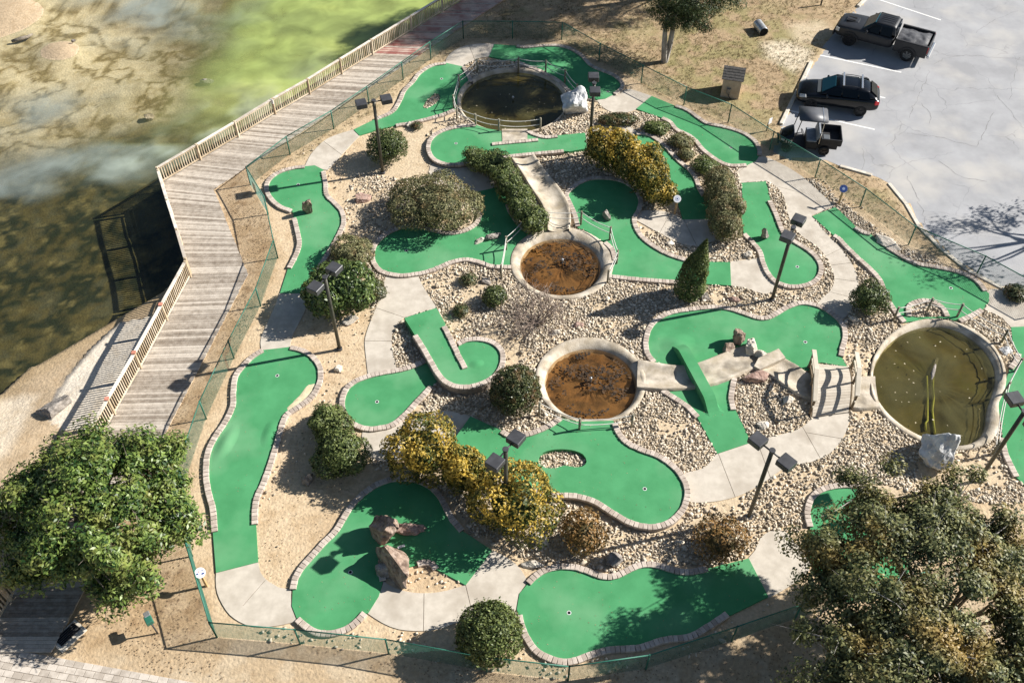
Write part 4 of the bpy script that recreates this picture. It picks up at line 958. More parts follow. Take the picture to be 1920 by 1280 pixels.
# ================================================================ LAMP POSTS
def lamp(base, label, ang, h=4.75):
    p = g(*base); root = thing('lamp_post', label, 'lamp post', p, group='twin-head lamp posts'); hh = h
    tube('pole', [p + Vector((0, 0, -.2)), p + Vector((0, 0, hh))], .085, 'lamp_pole', root, 12)
    tube('pole_cap', [p + Vector((0, 0, hh - .02)), p + Vector((0, 0, hh + .05))], [.12, .12], 'lamp_metal', root, 12)
    tube('base_collar', [p + Vector((0, 0, -.02)), p + Vector((0, 0, .12))], .13, 'lamp_metal', root, 12)
    d = Vector((math.cos(ang), math.sin(ang), 0))
    tube('cross_arm', [p - d * .42 + Vector((0, 0, hh - .07)), p + d * .42 + Vector((0, 0, hh - .07))], .035, 'lamp_metal', root, 8)
    for s in (-1, 1):
        bm = bmesh.new(); c = p + d * s * .66 + Vector((0, 0, hh - .06)); add_box(bm, c, (.56, .56, .28), Matrix.Rotation(ang, 3, 'Z'))
        for v in bm.verts:
            if v.co.z < c.z: v.co = c + (v.co - c) * .93 if False else v.co
        bmesh.ops.bevel(bm, geom=bm.edges[:], offset=.02, segments=1, affect='EDGES')
        hd = bm_obj('lamp_head', bm, 'lamp_metal', root)
        box('lens', c + Vector((0, 0, -.146)), (.42, .42, .012), MT['lens'], hd, Matrix.Rotation(ang, 3, 'Z'))
MT['lens'] = mat('unlit_lens', (.45, .44, .40), rough=.2)
lamp((718, 325), 'lamp post standing before the round shrub near the boardwalk', .32)
lamp((637, 655), 'lamp post standing between the two left greens beside the holly', 1.05)
lamp((1104, 292), 'lamp post at the end of the tall yellow hedge', 1.57)
lamp((1447, 563), 'lamp post beside the teardrop green on the right', 1.0)
lamp((949, 968), 'lamp post rising out of the yellow bushes', .95)
lamp((1403, 970), 'lamp post below the broad curving path', -.85)
lamp((1835, 900), 'lamp post at the right edge beside the large pond', -1.35)

# ================================================================ BRIDGE
def bridge():
    a0, a1, b0, b1 = g(1523, 781, .1), g(1591, 772, .1), g(1521, 681, .1), g(1590, 687, .1)
    root = thing('foot_bridge', 'little arched foot bridge of tan boards with handrails beside the large pond', 'bridge', (a0 + a1) / 2)
    n = 22; arch = lambda t: .45 * math.sin(math.pi * t)
    for k in range(n):
        t0, t1 = k / n + .001, (k + .95) / n; q = [a0.lerp(b0, t0), a1.lerp(b1, t0), a1.lerp(b1, t1), a0.lerp(b0, t1)]
        zs = [arch(t0), arch(t0), arch(t1), arch(t1)]; V = [v + Vector((0, 0, z)) for v, z in zip(q, zs)]; V += [v - Vector((0, 0, .04)) for v in V]
        mesh('deck_board', V, [(0, 1, 2, 3), (7, 6, 5, 4), (0, 4, 5, 1), (1, 5, 6, 2), (2, 6, 7, 3), (3, 7, 4, 0)], 'bridge', root)
    for a, b, sx in ((a0, b0, -1), (a1, b1, 1)):
        u = (a1 - a0).normalized() * sx
        V, F = [], []
        for i in range(21):
            t = i / 20; p = a.lerp(b, t) + u * .03
            for w, z in ((0, -.16), (0, .0), (.06, .0), (.06, -.16)): q = p + u * w; V.append(q + Vector((0, 0, arch(t) + z - .01)))
        for i in range(20):
            for k in range(4): F.append((i * 4 + k, i * 4 + (k + 1) % 4, i * 4 + 4 + (k + 1) % 4, i * 4 + 4 + k))
        mesh('side_beam', V, F, 'bridge_side', root)
        for t in (.06, .5, .94):
            p = a.lerp(b, t) + u * .12; z = arch(t); box('handrail_post', p + Vector((0, 0, z + .40)), (.09, .09, 1.05), 'bridge_side', root, bevel=.01)
        for (t0, t1) in ((.02, .5), (.5, .98)):
            for hh, w, th, nm in ((.96, .20, .05, 'handrail'), (.5, .06, .10, 'mid_rail')):
                p, q = a.lerp(b, t0) + u * .12 + Vector((0, 0, arch(max(t0, .06)) + hh)), a.lerp(b, t1) + u * .12 + Vector((0, 0, arch(min(t1, .94)) + hh))
                d = q - p; R_ = d.to_track_quat('X', 'Z').to_matrix(); box(nm, (p + q) / 2, (d.length, w, th), 'bridge_rail', root, R_, .008)
bridge()

# ================================================================ HOLE MARKERS, SMALL SIGNS
def text_mesh(txt, size, m, parent, M):
    cu = bpy.data.curves.new('number', 'FONT'); cu.body = txt; cu.size = size; cu.align_x = 'CENTER'; cu.align_y = 'CENTER'; cu.extrude = .003
    o = bpy.data.objects.new('number', cu); COL.objects.link(o); dg = bpy.context.evaluated_depsgraph_get(); me = bpy.data.meshes.new_from_object(o.evaluated_get(dg))
    bpy.data.objects.remove(o); me.materials.clear(); me.materials.append(MT[m] if isinstance(m, str) else m)
    t = bpy.data.objects.new('number', me); COL.objects.link(t); t.matrix_world = M; t.location = M.to_translation(); t.rotation_euler = M.to_euler(); adopt(t, parent); return t
MT['blue'] = mat('sign_blue', (.03, .06, .20), (.05, .09, .28), scale=8, rough=.5)
MT['sign_red'] = mat('sign_red', (.55, .12, .12), rough=.5)
MT['post_tan'] = mat('treated_post', (.42, .27, .12), (.55, .38, .20), scale=5, rough=.8)
def marker(base, label, face, yaw, h=.95, r=.27, post='post_tan', art=None):
    p = g(*base); root = thing('hole_marker', label, 'sign', p, group='round hole markers')
    box('post', p + Vector((0, 0, h / 2 - .1)), (.09, .09, h + .2), post, root, bevel=.01)
    M = Matrix.Translation(p + Vector((0, 0, h + .12))) @ Matrix.Rotation(yaw, 4, 'Z') @ Matrix.Rotation(R(40), 4, 'X')
    V, F = [], []; n = 28
    for z in (-.02, .02):
        for k in range(n): V.append(M @ Vector((r * math.cos(6.2832 * k / n), r * math.sin(6.2832 * k / n), z)))
    F = [tuple(range(n - 1, -1, -1)), tuple(range(n, 2 * n))] + [(k, (k + 1) % n, n + (k + 1) % n, n + k) for k in range(n)]
    d = mesh('disc', V, F, face, root)
    if art == 'marks':
        for cx, cy, rr, mm in ((-.11, .0, .05, 'blue'), (-.03, .06, .035, 'sign_red'), (.08, -.06, .06, 'blue'), (.10, .06, .03, 'blue')):
            V = [M @ Vector((cx + rr * math.cos(6.2832 * k / 12), cy + .6 * rr * math.sin(6.2832 * k / 12), .024)) for k in range(12)]; mesh('printed_mark', V, [tuple(range(12))], mm, d)
    if art == 'ring':
        for r0, mm, z in ((r * .55, 'sign_pale', .022), (r * .38, 'white', .024), (r * .2, 'blue', .026)) if face == 'white' else ((r * .92, 'blue', .022), (r * .35, 'sign_pale', .024)):
            V = [M @ Vector((r0 * math.cos(6.2832 * k / 24), r0 * math.sin(6.2832 * k / 24), z)) for k in range(24)]; mesh('printed_ring', V, [tuple(range(24))], mm, d)
MT['sign_pale'] = mat('sign_pale_blue', (.35, .42, .6), rough=.5)
marker((388, 1098), 'white round marker with blue and red marks beside the fence at the long left green', 'white', .5, art='marks', r=.2)
marker((1265, 402), 'white round marker with a blue centre at the end of the yellow hedge', 'white', -.05, art='ring', r=.2)
marker((1572, 383), 'dark blue round marker on a post at the start of the long right green', 'steel', -.25, art='ring', r=.215)
p = g(1437, 246); root = thing('stake_sign', 'small white sign on a short stake on the grass near the black car', 'sign', p)
box('stake', p + Vector((0, 0, .3)), (.06, .06, .6), 'post', root); box('plate', p + Vector((.08, -.02, .72)), (.28, .03, .36), 'white', root, Matrix.Rotation(.7, 3, 'Z'))
# green box on a leaning stake, bottom left
p = g(296, 1187); root = thing('utility_box', 'small green box on a slanting stake near the pavers', 'utility box', p)
tube('stake', [p, p + Vector((-.05, .05, .75))], .03, 'lamp_metal', root)
box('casing', p + Vector((-.1, .1, .92)), (.26, .34, .22), MT['fence_paint'], root, Matrix.Rotation(.6, 3, 'Z'), .02); box('cover', p + Vector((-.2, .28, 1.0)), (.22, .22, .10), MT['steel'], root, Matrix.Rotation(.6, 3, 'Z'), .02)
# drain grate
p = g(128, 1190); root = thing('drain_grate', 'black drain grate set in concrete beside the boardwalk end', 'drain', p); rz = Matrix.Rotation(.95, 3, 'Z')
box('surround', p + Vector((.05, -.05, .0)), (1.1, .7, .10), 'kerb', root, rz); box('pit', p + Vector((0, 0, .058)), (.85, .42, .01), 'black', root, rz)
for k in range(6): box('bar', p + rz @ Vector((0, -.2 + .08 * k, .075)), (.85, .02, .03), 'lamp_metal', root, rz)

# ================================================================ PAVERS bottom left
def pavers():
    a, b = g(30, 1218, .02), g(321, 1271, .02); u = (b - a).normalized(); v = Vector((u.y, -u.x, 0)); 
    root = thing('paver_walk', 'walk of pale grey pavers at the bottom left', None, a, kind='structure')
    me = bpy.data.meshes.new('paver'); bm = bmesh.new(); add_box(bm, Vector(), (1, 1, 1), bevel=.03); bm.to_mesh(me); bm.free(); me.materials.append(MT['paver'])
    for r in range(9):
        for c in range(-9, 22):
            q = a + u * (.36 * c + (.18 if r % 2 else 0)) + v * (.12 + .25 * r)
            o = bpy.data.objects.new('paver', me); o.location = q + Vector((0, 0, -.03 + random.gauss(0, .003))); o.scale = (.345, .235, .08); o.rotation_euler = (0, 0, math.atan2(u.y, u.x) + random.gauss(0, .01)); COL.objects.link(o); adopt(o, root)
MT['paver'] = mat('grey_paver', (.38, .33, .275), (.56, .50, .43), scale=3, rough=.9, bump=.2, bscale=40, rnd=.3)
pavers()

# ================================================================ PUMP SHED, CULVERT, LOG, BOLLARD
def shed():
    a, b, c = g(1350, 182), g(1384, 187), g(1396, 163)           # front left, front right, back right
    ux = (b - a); wx = ux.length; ux.normalize(); uy = Vector((-ux.y, ux.x, 0)); dy = 1.25; h0, h1 = 1.35, 1.75
    root = thing('pump_shed', 'tiny tan shed with a dark shingled roof on the dry lawn', 'shed', (a + b) / 2)
    def q(x, y, z): return a + ux * x + uy * y + Vector((0, 0, z))
    V = [q(0, 0, 0), q(wx, 0, 0), q(wx, dy, 0), q(0, dy, 0), q(0, 0, h0), q(wx, 0, h0), q(wx, dy, h0), q(0, dy, h0), q(0, dy * .5, h1), q(wx, dy * .5, h1)]
    mesh('wall', V, [(0, 1, 5, 4), (1, 2, 6, 9, 5), (2, 3, 7, 6), (3, 0, 4, 8, 7)], MT['shed_wall'], root)
    for k in range(6):
        x = (k + .5) * wx / 6; mesh('siding_board', [q(x - wx / 12.6, -.015, .03), q(x + wx / 12.6, -.015, .03), q(x + wx / 12.6, -.015, h0 - .02), q(x - wx / 12.6, -.015, h0 - .02)], [(0, 1, 2, 3)], MT['shed_wall'], root)
    for s, (y0, y1) in enumerate(((-.10, .5 * dy), (dy + .10, .5 * dy))):
        for k in range(5):
            t0, t1 = k / 5, (k + 1) / 5 + .03; ya, yb = y0 + (y1 - y0) * t0, y0 + (y1 - y0) * min(t1, 1); zl = h0 - .06
            za, zb = zl + (h1 + .03 - zl) * t0 + .02, zl + (h1 + .03 - zl) * min(t1, 1)
            mesh('shingle_course', [q(-.1, ya, za), q(wx + .1, ya, za), q(wx + .1, yb, zb), q(-.1, yb, zb), q(-.1, ya, za - .03), q(wx + .1, ya, za - .03)], [(0, 1, 2, 3), (0, 4, 5, 1)], MT['shingle'], root)
    box('meter_box', q(wx * .38, -.07, .55), (.26, .12, .34), 'rock_grey', root, Matrix.Rotation(math.atan2(ux.y, ux.x), 3, 'Z'), .01)
    tube('pipe', [q(wx * .38, -.06, .4), q(wx * .45, -.1, .2), q(wx * .55, -.12, .1), q(wx * .6, -.12, 0)], .03, 'lamp_metal', root, 6)
MT['shed_wall'] = mat('tan_siding', (.40, .315, .235), (.52, .43, .335), scale=4, rough=.85, bump=.1, bscale=30)
MT['shingle'] = mat('dark_shingle', (.065, .06, .055), (.13, .12, .11), scale=9, rough=.95, bump=.4, bscale=40)
shed()
def culvert():
    a, b = g(1420, 44, .28), g(1432, 60, .28); d = (b - a).normalized(); root = thing('culvert_pipe', 'short corrugated grey culvert pipe poking out of the bank', 'pipe', g(1425, 55))
    V, F = [], []; n = 20; L = 1.1; st = 26
    for i in range(st + 1):
        r = .30 + .015 * math.sin(i * 1.6)
        for k in range(n): an = 6.2832 * k / n; u = Vector((-d.y, d.x, 0)); V.append(a + d * (L * i / st) + u * (r * math.cos(an)) + Vector((0, 0, r * math.sin(an))))
    for i in range(st):
        for k in range(n): F.append((i * n + k, i * n + (k + 1) % n, (i + 1) * n + (k + 1) % n, (i + 1) * n + k))
    mesh('barrel', V, F, MT['steel'], root, smooth=True)
    c = a + d * (L - .03); u = Vector((-d.y, d.x, 0)); mesh('dark_mouth', [c + u * (.285 * math.cos(6.2832 * k / n)) + Vector((0, 0, .285 * math.sin(6.2832 * k / n))) for k in range(n)], [tuple(range(n))], 'black', root)
culvert()
p0, p1 = g(1538, 12), g(1545, -12); tag(tube('bollard', [g(1539, 10), g(1539, 10) + Vector((0, 0, 1.1))], .06, 'lamp_metal'), 'thin dark post on the lawn at the top edge', 'post')
c = [g(22, 78, -1.1), g(38, 73, -1.02), g(52, 69, -1.08), g(61, 64, -1.12)]
tag(tube('driftwood_log', c, [.10, .13, .11, .05], 'bark', n=8), 'brown driftwood log lying on the sandbar', 'log')
# ================================================================ BOULDERS
def rock_data(size, seed, cuts=9, sub=4, rough=.16):
    bm = bmesh.new(); bmesh.ops.create_icosphere(bm, subdivisions=sub, radius=1); rr = random.Random(seed)
    pl = []
    for _ in range(cuts):
        n = Vector((rr.gauss(0, 1), rr.gauss(0, 1), rr.gauss(0, 1))).normalized(); pl.append((n, rr.uniform(.42, .78)))
    from mathutils import noise as mn
    for v in bm.verts:
        p = v.co.copy()
        for n, d in pl:
            k = p.dot(n) - d
            if k > 0: p -= n * k * .98
        p *= 1 + rough * mn.noise(p * 2.3 + Vector((seed, 0, 0))) + rough * .55 * mn.noise(p * 6 + Vector((0, seed, 0))) + rough * .35 * abs(mn.noise(p * 11 + Vector((seed, seed, 0))))
        v.co = p
    mx = [max(abs(v.co[i]) for v in bm.verts) for i in range(3)]
    for v in bm.verts: v.co = Vector([v.co[i] * size[i] / mx[i] for i in range(3)])
    return bm
def boulder(px, py, size, m, label, rot=0.0, seed=1, tilt=0.0, lift=.35, z=0.0, cuts=9):
    bm = rock_data(size, seed, cuts); o = bm_obj('boulder', bm, m, smooth=False); p = g(px, py, z)
    o.location = p + Vector((0, 0, size[2] * lift)); o.rotation_euler = (tilt, tilt * .4, rot); tag(o, label, 'boulder'); return o
boulder(579, 400, (.30, .26, .62), 'rock_brown', 'upright brown standing stone on the upper left green', .3, 3, .15, .7)
boulder(682, 374, (.50, .32, .36), 'rock_pink', 'pinkish pointed rock on the sand above the holly', .5, 5, .2)
boulder(925, 446, (.52, .24, .26), 'rock_grey', 'grey oblong rock on the bent pear green', .55, 8)
boulder(898, 455, (.40, .22, .2), 'rock_pale', 'low tan rock beside the grey one on the bent pear green', .35, 9)
boulder(1432, 448, (.24, .24, .48), 'rock_grey', 'small dark upright stone on the teardrop green', .5, 12, .1, .6)
boulder(1136, 410, (.36, .18, .42), 'rock_grey', 'grey slanting stone on the green under the yellow hedge', -.8, 14, .25, .5)
boulder(1071, 210, (.95, .85, 1.15), 'rock_fake', 'big whitish artificial boulder beside the shaded pond', .3, 21, .05, .55, cuts=13)
boulder(1752, 862, (1.0, .9, 1.15), 'rock_fake', 'big whitish artificial boulder at the foot of the large pond', .9, 25, .05, .6, cuts=13)
boulder(1382, 642, (.34, .30, .55), 'rock_brown', 'tallest rock of the stack on the ramp green', .2, 31, .1, .75)
boulder(1366, 656, (.44, .32, .36), 'rock_brown', 'brown rock at the left of the stack on the ramp green', .2, 32)
boulder(1407, 658, (.42, .36, .46), 'rock_pale', 'pale rock at the right of the stack on the ramp green', .8, 33, 0, .5)
boulder(1422, 668, (.40, .22, .3), 'rock_pale', 'low pale rock between the stack and the flat ledge', -.4, 34)
boulder(1412, 710, (.72, .34, .32), 'rock_pink', 'long brown rock on the lower bank of the channel', .15, 36)
boulder(722, 1010, (.62, .72, .95), 'rock_brown', 'upper of the two big brown rocks on the rocky green', .35, 41, .12, .45)
boulder(765, 993, (.78, .34, .30), 'rock_pink', 'long reddish rock lying behind the big brown rocks', -.08, 42, 0, .3)
boulder(744, 1058, (1.15, .70, .85), 'rock_brown', 'larger lower wedge of brown rock on the rocky green', -.75, 44, .15, .45)
boulder(722, 1072, (.42, .34, .36), 'rock_grey', 'grey rock at the foot of the big wedge', -.3, 47)
boulder(580, 902, (.30, .28, .42), 'rock_grey', 'small grey rock on the sand beside the pair of dark shrubs', .4, 51, .1, .5)
boulder(1660, 458, (.85, .48, .22), 'rock_pale', 'broad flat whitish rock at the edge of the long right green', -.7, 55)
boulder(636, 694, (.24, .18, .2), 'rock_pale', 'little white rock on the sand right of the long left green', .4, 57)
boulder(770, 236, (.28, .22, .2), 'rock_pale', 'small pale rock above the upper oval green', .4, 59)
boulder(1148, 1052, (.42, .32, .32), 'rock_grey', 'dark purplish rock above the bottom green', .2, 61)
boulder(1000, 1058, (.5, .2, .2), 'rock_pale', 'flat pale rock above the curve of the bottom green', -.1, 62)
boulder(1013, 1008, (.5, .3, .3), 'rock_pale', 'pale slab leaning at the foot of the yellow bushes', -.7, 63)
boulder(1322, 560, (.28, .22, .3), 'rock_grey', 'brownish rock right of the pointed conifer', .1, 64)
boulder(1372, 562, (.45, .16, .14), 'rock_pink', 'long flat pinkish rock between conifer and lamp post', -.25, 65)
boulder(1043, 625, (.24, .2, .2), 'rock_pale', 'cream rock beside the bare twiggy bush', .3, 66)
boulder(1085, 610, (.26, .2, .16), 'rock_pink', 'pinkish rock above the round pond', .3, 67)
boulder(1600, 602, (.27, .22, .2), 'rock_pale', 'pale rock at the foot of the round shrub by the ramp green', .3, 68)
boulder(1475, 752, (.3, .26, .2), 'rock_pale', 'pale rock in the gravel left of the bridge', .6, 69)
boulder(1430, 798, (.32, .28, .22), 'rock_pale', 'pale rock in the gravel above the broad path', .9, 70)
boulder(1402, 478, (.3, .24, .22), 'rock_pale', 'pale rock in the gravel below the olive hedge', .9, 71)
boulder(1256, 458, (.3, .22, .18), 'rock_pale', 'pale rock in the gravel under the fan of concrete', .1, 72)
boulder(912, 530, (.3, .25, .18), 'rock_grey', 'pale grey rock in the gravel below the oval pond', .1, 73)
boulder(1886, 659, (.36, .24, .16), 'rock_fake', 'flat white rock in the gravel right of the large pond', .1, 74)
boulder(660, 600, (.5, .36, .2), 'rock_pale', 'low pale rock on the sand below the holly', .3, 75)
boulder(108, 768, (.95, .6, .5), 'rock_grey', 'big grey rock at the corner of the white bank by the lake', .9, 77, 0, .1, -.8)
boulder(137, 78, (.18, .14, .14), 'rock_grey', 'dark stump on the sandbar', .2, 78, 0, .3, -1.0)
boulder(390, 152, (.55, .25, .2), 'rock_grey', 'dark rock just under the green lake water', .1, 79, 0, 0, -1.36)
boulder(278, 218, (.35, .3, .28), 'rock_brown', 'brown weedy rock in the lake shallows', .2, 80, 0, 0, -1.38)

# ================================================================ RIVER STONES
def scatter_stones(name, label, polys, cell, smin, smax, dens, seed, flat=.62):
    rr = np.random.default_rng(seed); P = []
    for px in polys:
        poly = px if isinstance(px[0], Vector) else G(px, .02)
        xs = [p.x for p in poly]; ys = [p.y for p in poly]
        X, Y = np.meshgrid(np.arange(min(xs), max(xs), cell), np.arange(min(ys), max(ys), cell)); X = X.ravel() + rr.uniform(-.5, .5, X.size) * cell; Y = Y.ravel() + rr.uniform(-.5, .5, Y.size) * cell
        ok = inpoly(X, Y, [(p.x, p.y) for p in poly]); P.append(np.stack([X[ok], Y[ok]], 1))
    P = np.concatenate(P); X, Y = P[:, 0], P[:, 1]
    bad = np.zeros(len(X), bool)
    for ob in OBST: bad |= inpoly(X, Y, ob)
    for h in HOLES: bad &= ~inpoly(X, Y, h)
    for c in CURBS: bad |= segdist(X, Y, c) < .17
    d = dens(X, Y); bad |= rr.random(len(X)) > d
    X, Y = X[~bad], Y[~bad]; n = len(X)
    # base stone: octahedron split once -> 18 verts, 32 tris
    bm = bmesh.new(); bmesh.ops.create_icosphere(bm, subdivisions=1, radius=1); bm.verts.ensure_lookup_table()
    bv = np.array([v.co[:] for v in bm.verts]); bf = np.array([[v.index for v in f.verts] for f in bm.faces]); bm.free()
    if len(bv) == 12:
        pass
    s = (smin + (smax - smin) * rr.random(n) ** 1.6) * np.where(rr.random(n) < .06, 1.55, 1); ax = s * rr.uniform(.8, 1.35, n); ay = s * rr.uniform(.6, .9, n); az = s * rr.uniform(.45, .75, n) * flat / .62
    th = rr.uniform(0, 6.28, n); tl = rr.normal(0, .35, n)
    V = bv[None] * np.stack([ax, ay, az], 1)[:, None] * (1 + rr.uniform(-.16, .16, (n, len(bv), 1)))
    x, y, z = V[..., 0].copy(), V[..., 1].copy(), V[..., 2].copy()
    ct, st = np.cos(tl)[:, None], np.sin(tl)[:, None]; y, z = y * ct - z * st, y * st + z * ct
    c, s_ = np.cos(th)[:, None], np.sin(th)[:, None]
    V = np.stack([x * c - y * s_ + X[:, None], x * s_ + y * c + Y[:, None], z + (az * .55 + rr.uniform(0, .03, n))[:, None]], -1)
    F = (bf[None] + (np.arange(n) * len(bv))[:, None, None]).reshape(-1, 3)
    o = npmesh(name, V.reshape(-1, 3), F, 'stone', attrs={'rnd': np.repeat(rr.random(n), len(bv))}, smooth=False); tag(o, label, 'stones', kind='stuff'); return n
ROCKY = [(640, 380), (662, 330), (690, 320), (720, 330), (760, 335), (800, 320), (800, 250), (860, 210), (850, 150), (880, 108), (990, 118), (1085, 178), (1120, 188), (1180, 205), (1240, 220), (1300, 258), (1400, 312), (1480, 332), (1525, 335), (1600, 395), (1690, 460), (1790, 503), (1850, 543), (1920, 560), (1990, 600), (1990, 900), (1900, 950), (1740, 930), (1650, 905), (1520, 920), (1500, 1000), (1440, 1000), (1400, 1045), (1330, 1062), (1210, 1052), (1150, 1075), (1080, 1058), (1030, 1058), (950, 1035), (880, 1000), (850, 940), (800, 900), (700, 880), (690, 830), (800, 760), (720, 740), (690, 690), (700, 520), (660, 440)]
def dens_main(X, Y):
    n1 = fbm(X * .45, Y * .45, 31); d = sstep(.26, .46, n1)
    lo = [(p.x, p.y) for p in G([(1000, 930), (1300, 960), (1420, 930), (1530, 900), (1510, 1010), (1400, 1050), (1000, 1065), (900, 1010)])]
    d = np.where(inpoly(X, Y, lo), d * .62, d)
    sd = [(p.x, p.y) for p in G([(640, 300), (860, 190), (800, 330), (700, 430), (640, 440)])]
    d = np.where(inpoly(X, Y, sd), d * .75 * sstep(.35, .6, fbm(X * .8, Y * .8, 33)), d)
    return .12 + .88 * d
n1 = scatter_stones('river_stones', 'beds of pale tan river stones between the greens', [ROCKY, [(790, 204), (796, 186), (812, 174), (828, 174), (828, 192), (806, 206)]], .098, .037, .088, dens_main, 5)
n2 = scatter_stones('stone_chips', 'smaller chips lying among the river stones', [ROCKY], .11, .022, .055, lambda X, Y: .8 * sstep(.35, .6, fbm(X * .45, Y * .45, 31)), 6)
n3 = scatter_stones('pebbles', 'loose pebbles strewn on the sand around the left greens', [[(560, 280), (700, 215), (690, 250), (640, 330), (700, 430), (690, 520), (700, 700), (640, 800), (680, 880), (560, 1080), (480, 1080), (490, 900), (600, 760), (600, 680), (540, 560), (640, 440), (600, 320)]], .22, .02, .07, lambda X, Y: .42 * sstep(.4, .65, fbm(X * .6, Y * .6, 41)), 7)
n4 = scatter_stones('pebbles', 'pebbles on the soil by the brown rocks and the bottom fence', [[(735, 1085), (790, 1055), (870, 1095), (830, 1108), (770, 1108)], [(400, 1170), (560, 1175), (700, 1180), (980, 1200), (1060, 1250), (1370, 1165), (1470, 1120), (1520, 1150), (1300, 1230), (1060, 1275), (700, 1225), (420, 1195)], [(1440, 285), (1530, 330), (1620, 390), (1600, 395), (1520, 340)]], .16, .03, .085, lambda X, Y: .55 * sstep(.35, .6, fbm(X * .8, Y * .8, 43)), 8)
print('stones', n1, n2, n3, n4)

# ================================================================ FOLIAGE
def leaf_cloud(name, P, N, size, m, parent, rng, aspect=.5, fold=.25, stuff=False, jit=.9, sizevar=.35, young=None):
    """one rhombic leaf per point, facing roughly along N"""
    n = len(P); D = N + rng.normal(0, jit, (n, 3)) * .6; D /= np.linalg.norm(D, axis=1)[:, None] + 1e-9
    T = rng.normal(0, 1, (n, 3)); T -= D * (T * D).sum(1)[:, None]; T /= np.linalg.norm(T, axis=1)[:, None] + 1e-9; B = np.cross(D, T)
    s = size * rng.uniform(1 - sizevar, 1 + sizevar, n)[:, None]
    V = np.stack([P - T * s, P + B * s * aspect + D * s * fold * .4, P + T * s - D * s * fold, P - B * s * aspect + D * s * fold * .4], 1)
    F = np.arange(4 * n).reshape(-1, 4)
    o = npmesh(name, V.reshape(-1, 3), F, m, parent, attrs={'rnd': np.repeat(rng.random(n) if young is None else np.clip(.45 * rng.random(n) + young, 0, 1), 4)})
    return o
def shell(rng, n, c, r, depth=.3, low=-.35, bump=.12, seed=0, lump=2.2):
    """points in the outer part of a lumpy ellipsoid, with outward normals"""
    D = rng.normal(0, 1, (int(n * 1.6), 3)); D /= np.linalg.norm(D, axis=1)[:, None]; D = D[D[:, 2] > low][:n]; n = len(D)
    u_, v_ = D[:, 0] * lump + 7 * seed + D[:, 2], D[:, 1] * lump + D[:, 2] * lump + 3
    fine = fbm(u_ * 3.1, v_ * 3.1, seed + 5, 2)
    lum = 1 + bump * 2 * (fbm(u_, v_, seed, 3) - .5) + .16 * (fine - .5)
    rad = (1 - depth * rng.random(n) ** 2) * lum
    rad *= 1 + (rng.random(n) < .10) * rng.uniform(0, .13, n)
    keep = (fine > .36) | (rng.random(n) < .35)                      # hollows between the sprays
    D, rad = D[keep], rad[keep]
    return c + D * np.array(r) * rad[:, None], D / np.array(r)
def lobed(rng, n, c, r, lobes, seed, depth=.35, size=.5):
    """a crown heaped up from uneven sprays of foliage"""
    r = np.array(r) * 1.08; cs = [(np.array(c), r * .84)]
    for i in range(lobes):
        z = rng.uniform(-.35, .95); a = 2.399 * i + rng.uniform(-.5, .5); q = math.sqrt(max(0, 1 - z * z)); d = np.array([math.cos(a) * q, math.sin(a) * q, z]); k = rng.uniform(.75, 1.25) * size
        cs.append((np.array(c) + d * np.array(r) * (1.02 - k * .8), np.array(r) * k * rng.uniform(.85, 1.15, 3)))
    tot = sum(q[0] * q[0] for _, q in cs); Ps, Ns = [], []
    for i, (cc, q) in enumerate(cs):
        P, N = shell(rng, int(1.35 * n * q[0] ** 2 / tot), cc, q, depth, -.6, .16, seed + i, 2.6); ins = np.zeros(len(P), bool)
        for j, (c2, r2) in enumerate(cs):
            if j != i: ins |= (((P - c2) / (r2 * .74)) ** 2).sum(1) < 1
        Ps.append(P[~ins]); Ns.append(N[~ins])
    return np.concatenate(Ps), np.concatenate(Ns)
def young_tips(P, c, r):
    """golden new growth sits on the outer, upper shoots; older leaves lower and deeper are green"""
    q = (P - c) / np.array(r); rad = np.sqrt((q ** 2).sum(1)); pt = sstep(.40, .62, fbm(P[:, 0] * 2.1 + P[:, 2], P[:, 1] * 2.1 - P[:, 2], 91, 3)); return (.12 + .36 * pt) * sstep(.70, 1.0, rad) * sstep(-.2, .55, q[:, 2]) + .05
def core(name, c, r, m, parent, seed, k=.74):
    from mathutils import noise as mn
    bm = bmesh.new(); bmesh.ops.create_icosphere(bm, subdivisions=3, radius=1)
    for v in bm.verts:
        q = v.co * (k * (1 + .22 * mn.noise(v.co * 3 + Vector((seed, 0, 0))))); v.co = Vector((c[0] + q.x * r[0], c[1] + q.y * r[1], max(c[2] + q.z * r[2], .02)))
    return bm_obj(name, bm, m, parent, smooth=True)
def stems(root, base, c, r, m, n=7, seed=1):
    rr = random.Random(seed); parts = []
    for i in range(n):
        a = 6.28 * i / n + rr.uniform(-.3, .3); q = Vector((c[0] + math.cos(a) * r[0] * .55, c[1] + math.sin(a) * r[1] * .55, c[2] + r[2] * .2))
        parts.append(tube_data([base, base.lerp(q, .5) + Vector((0, 0, .1)), q], [.035, .025, .012], 5))
    return mesh('stem', *merge(parts), m, root)
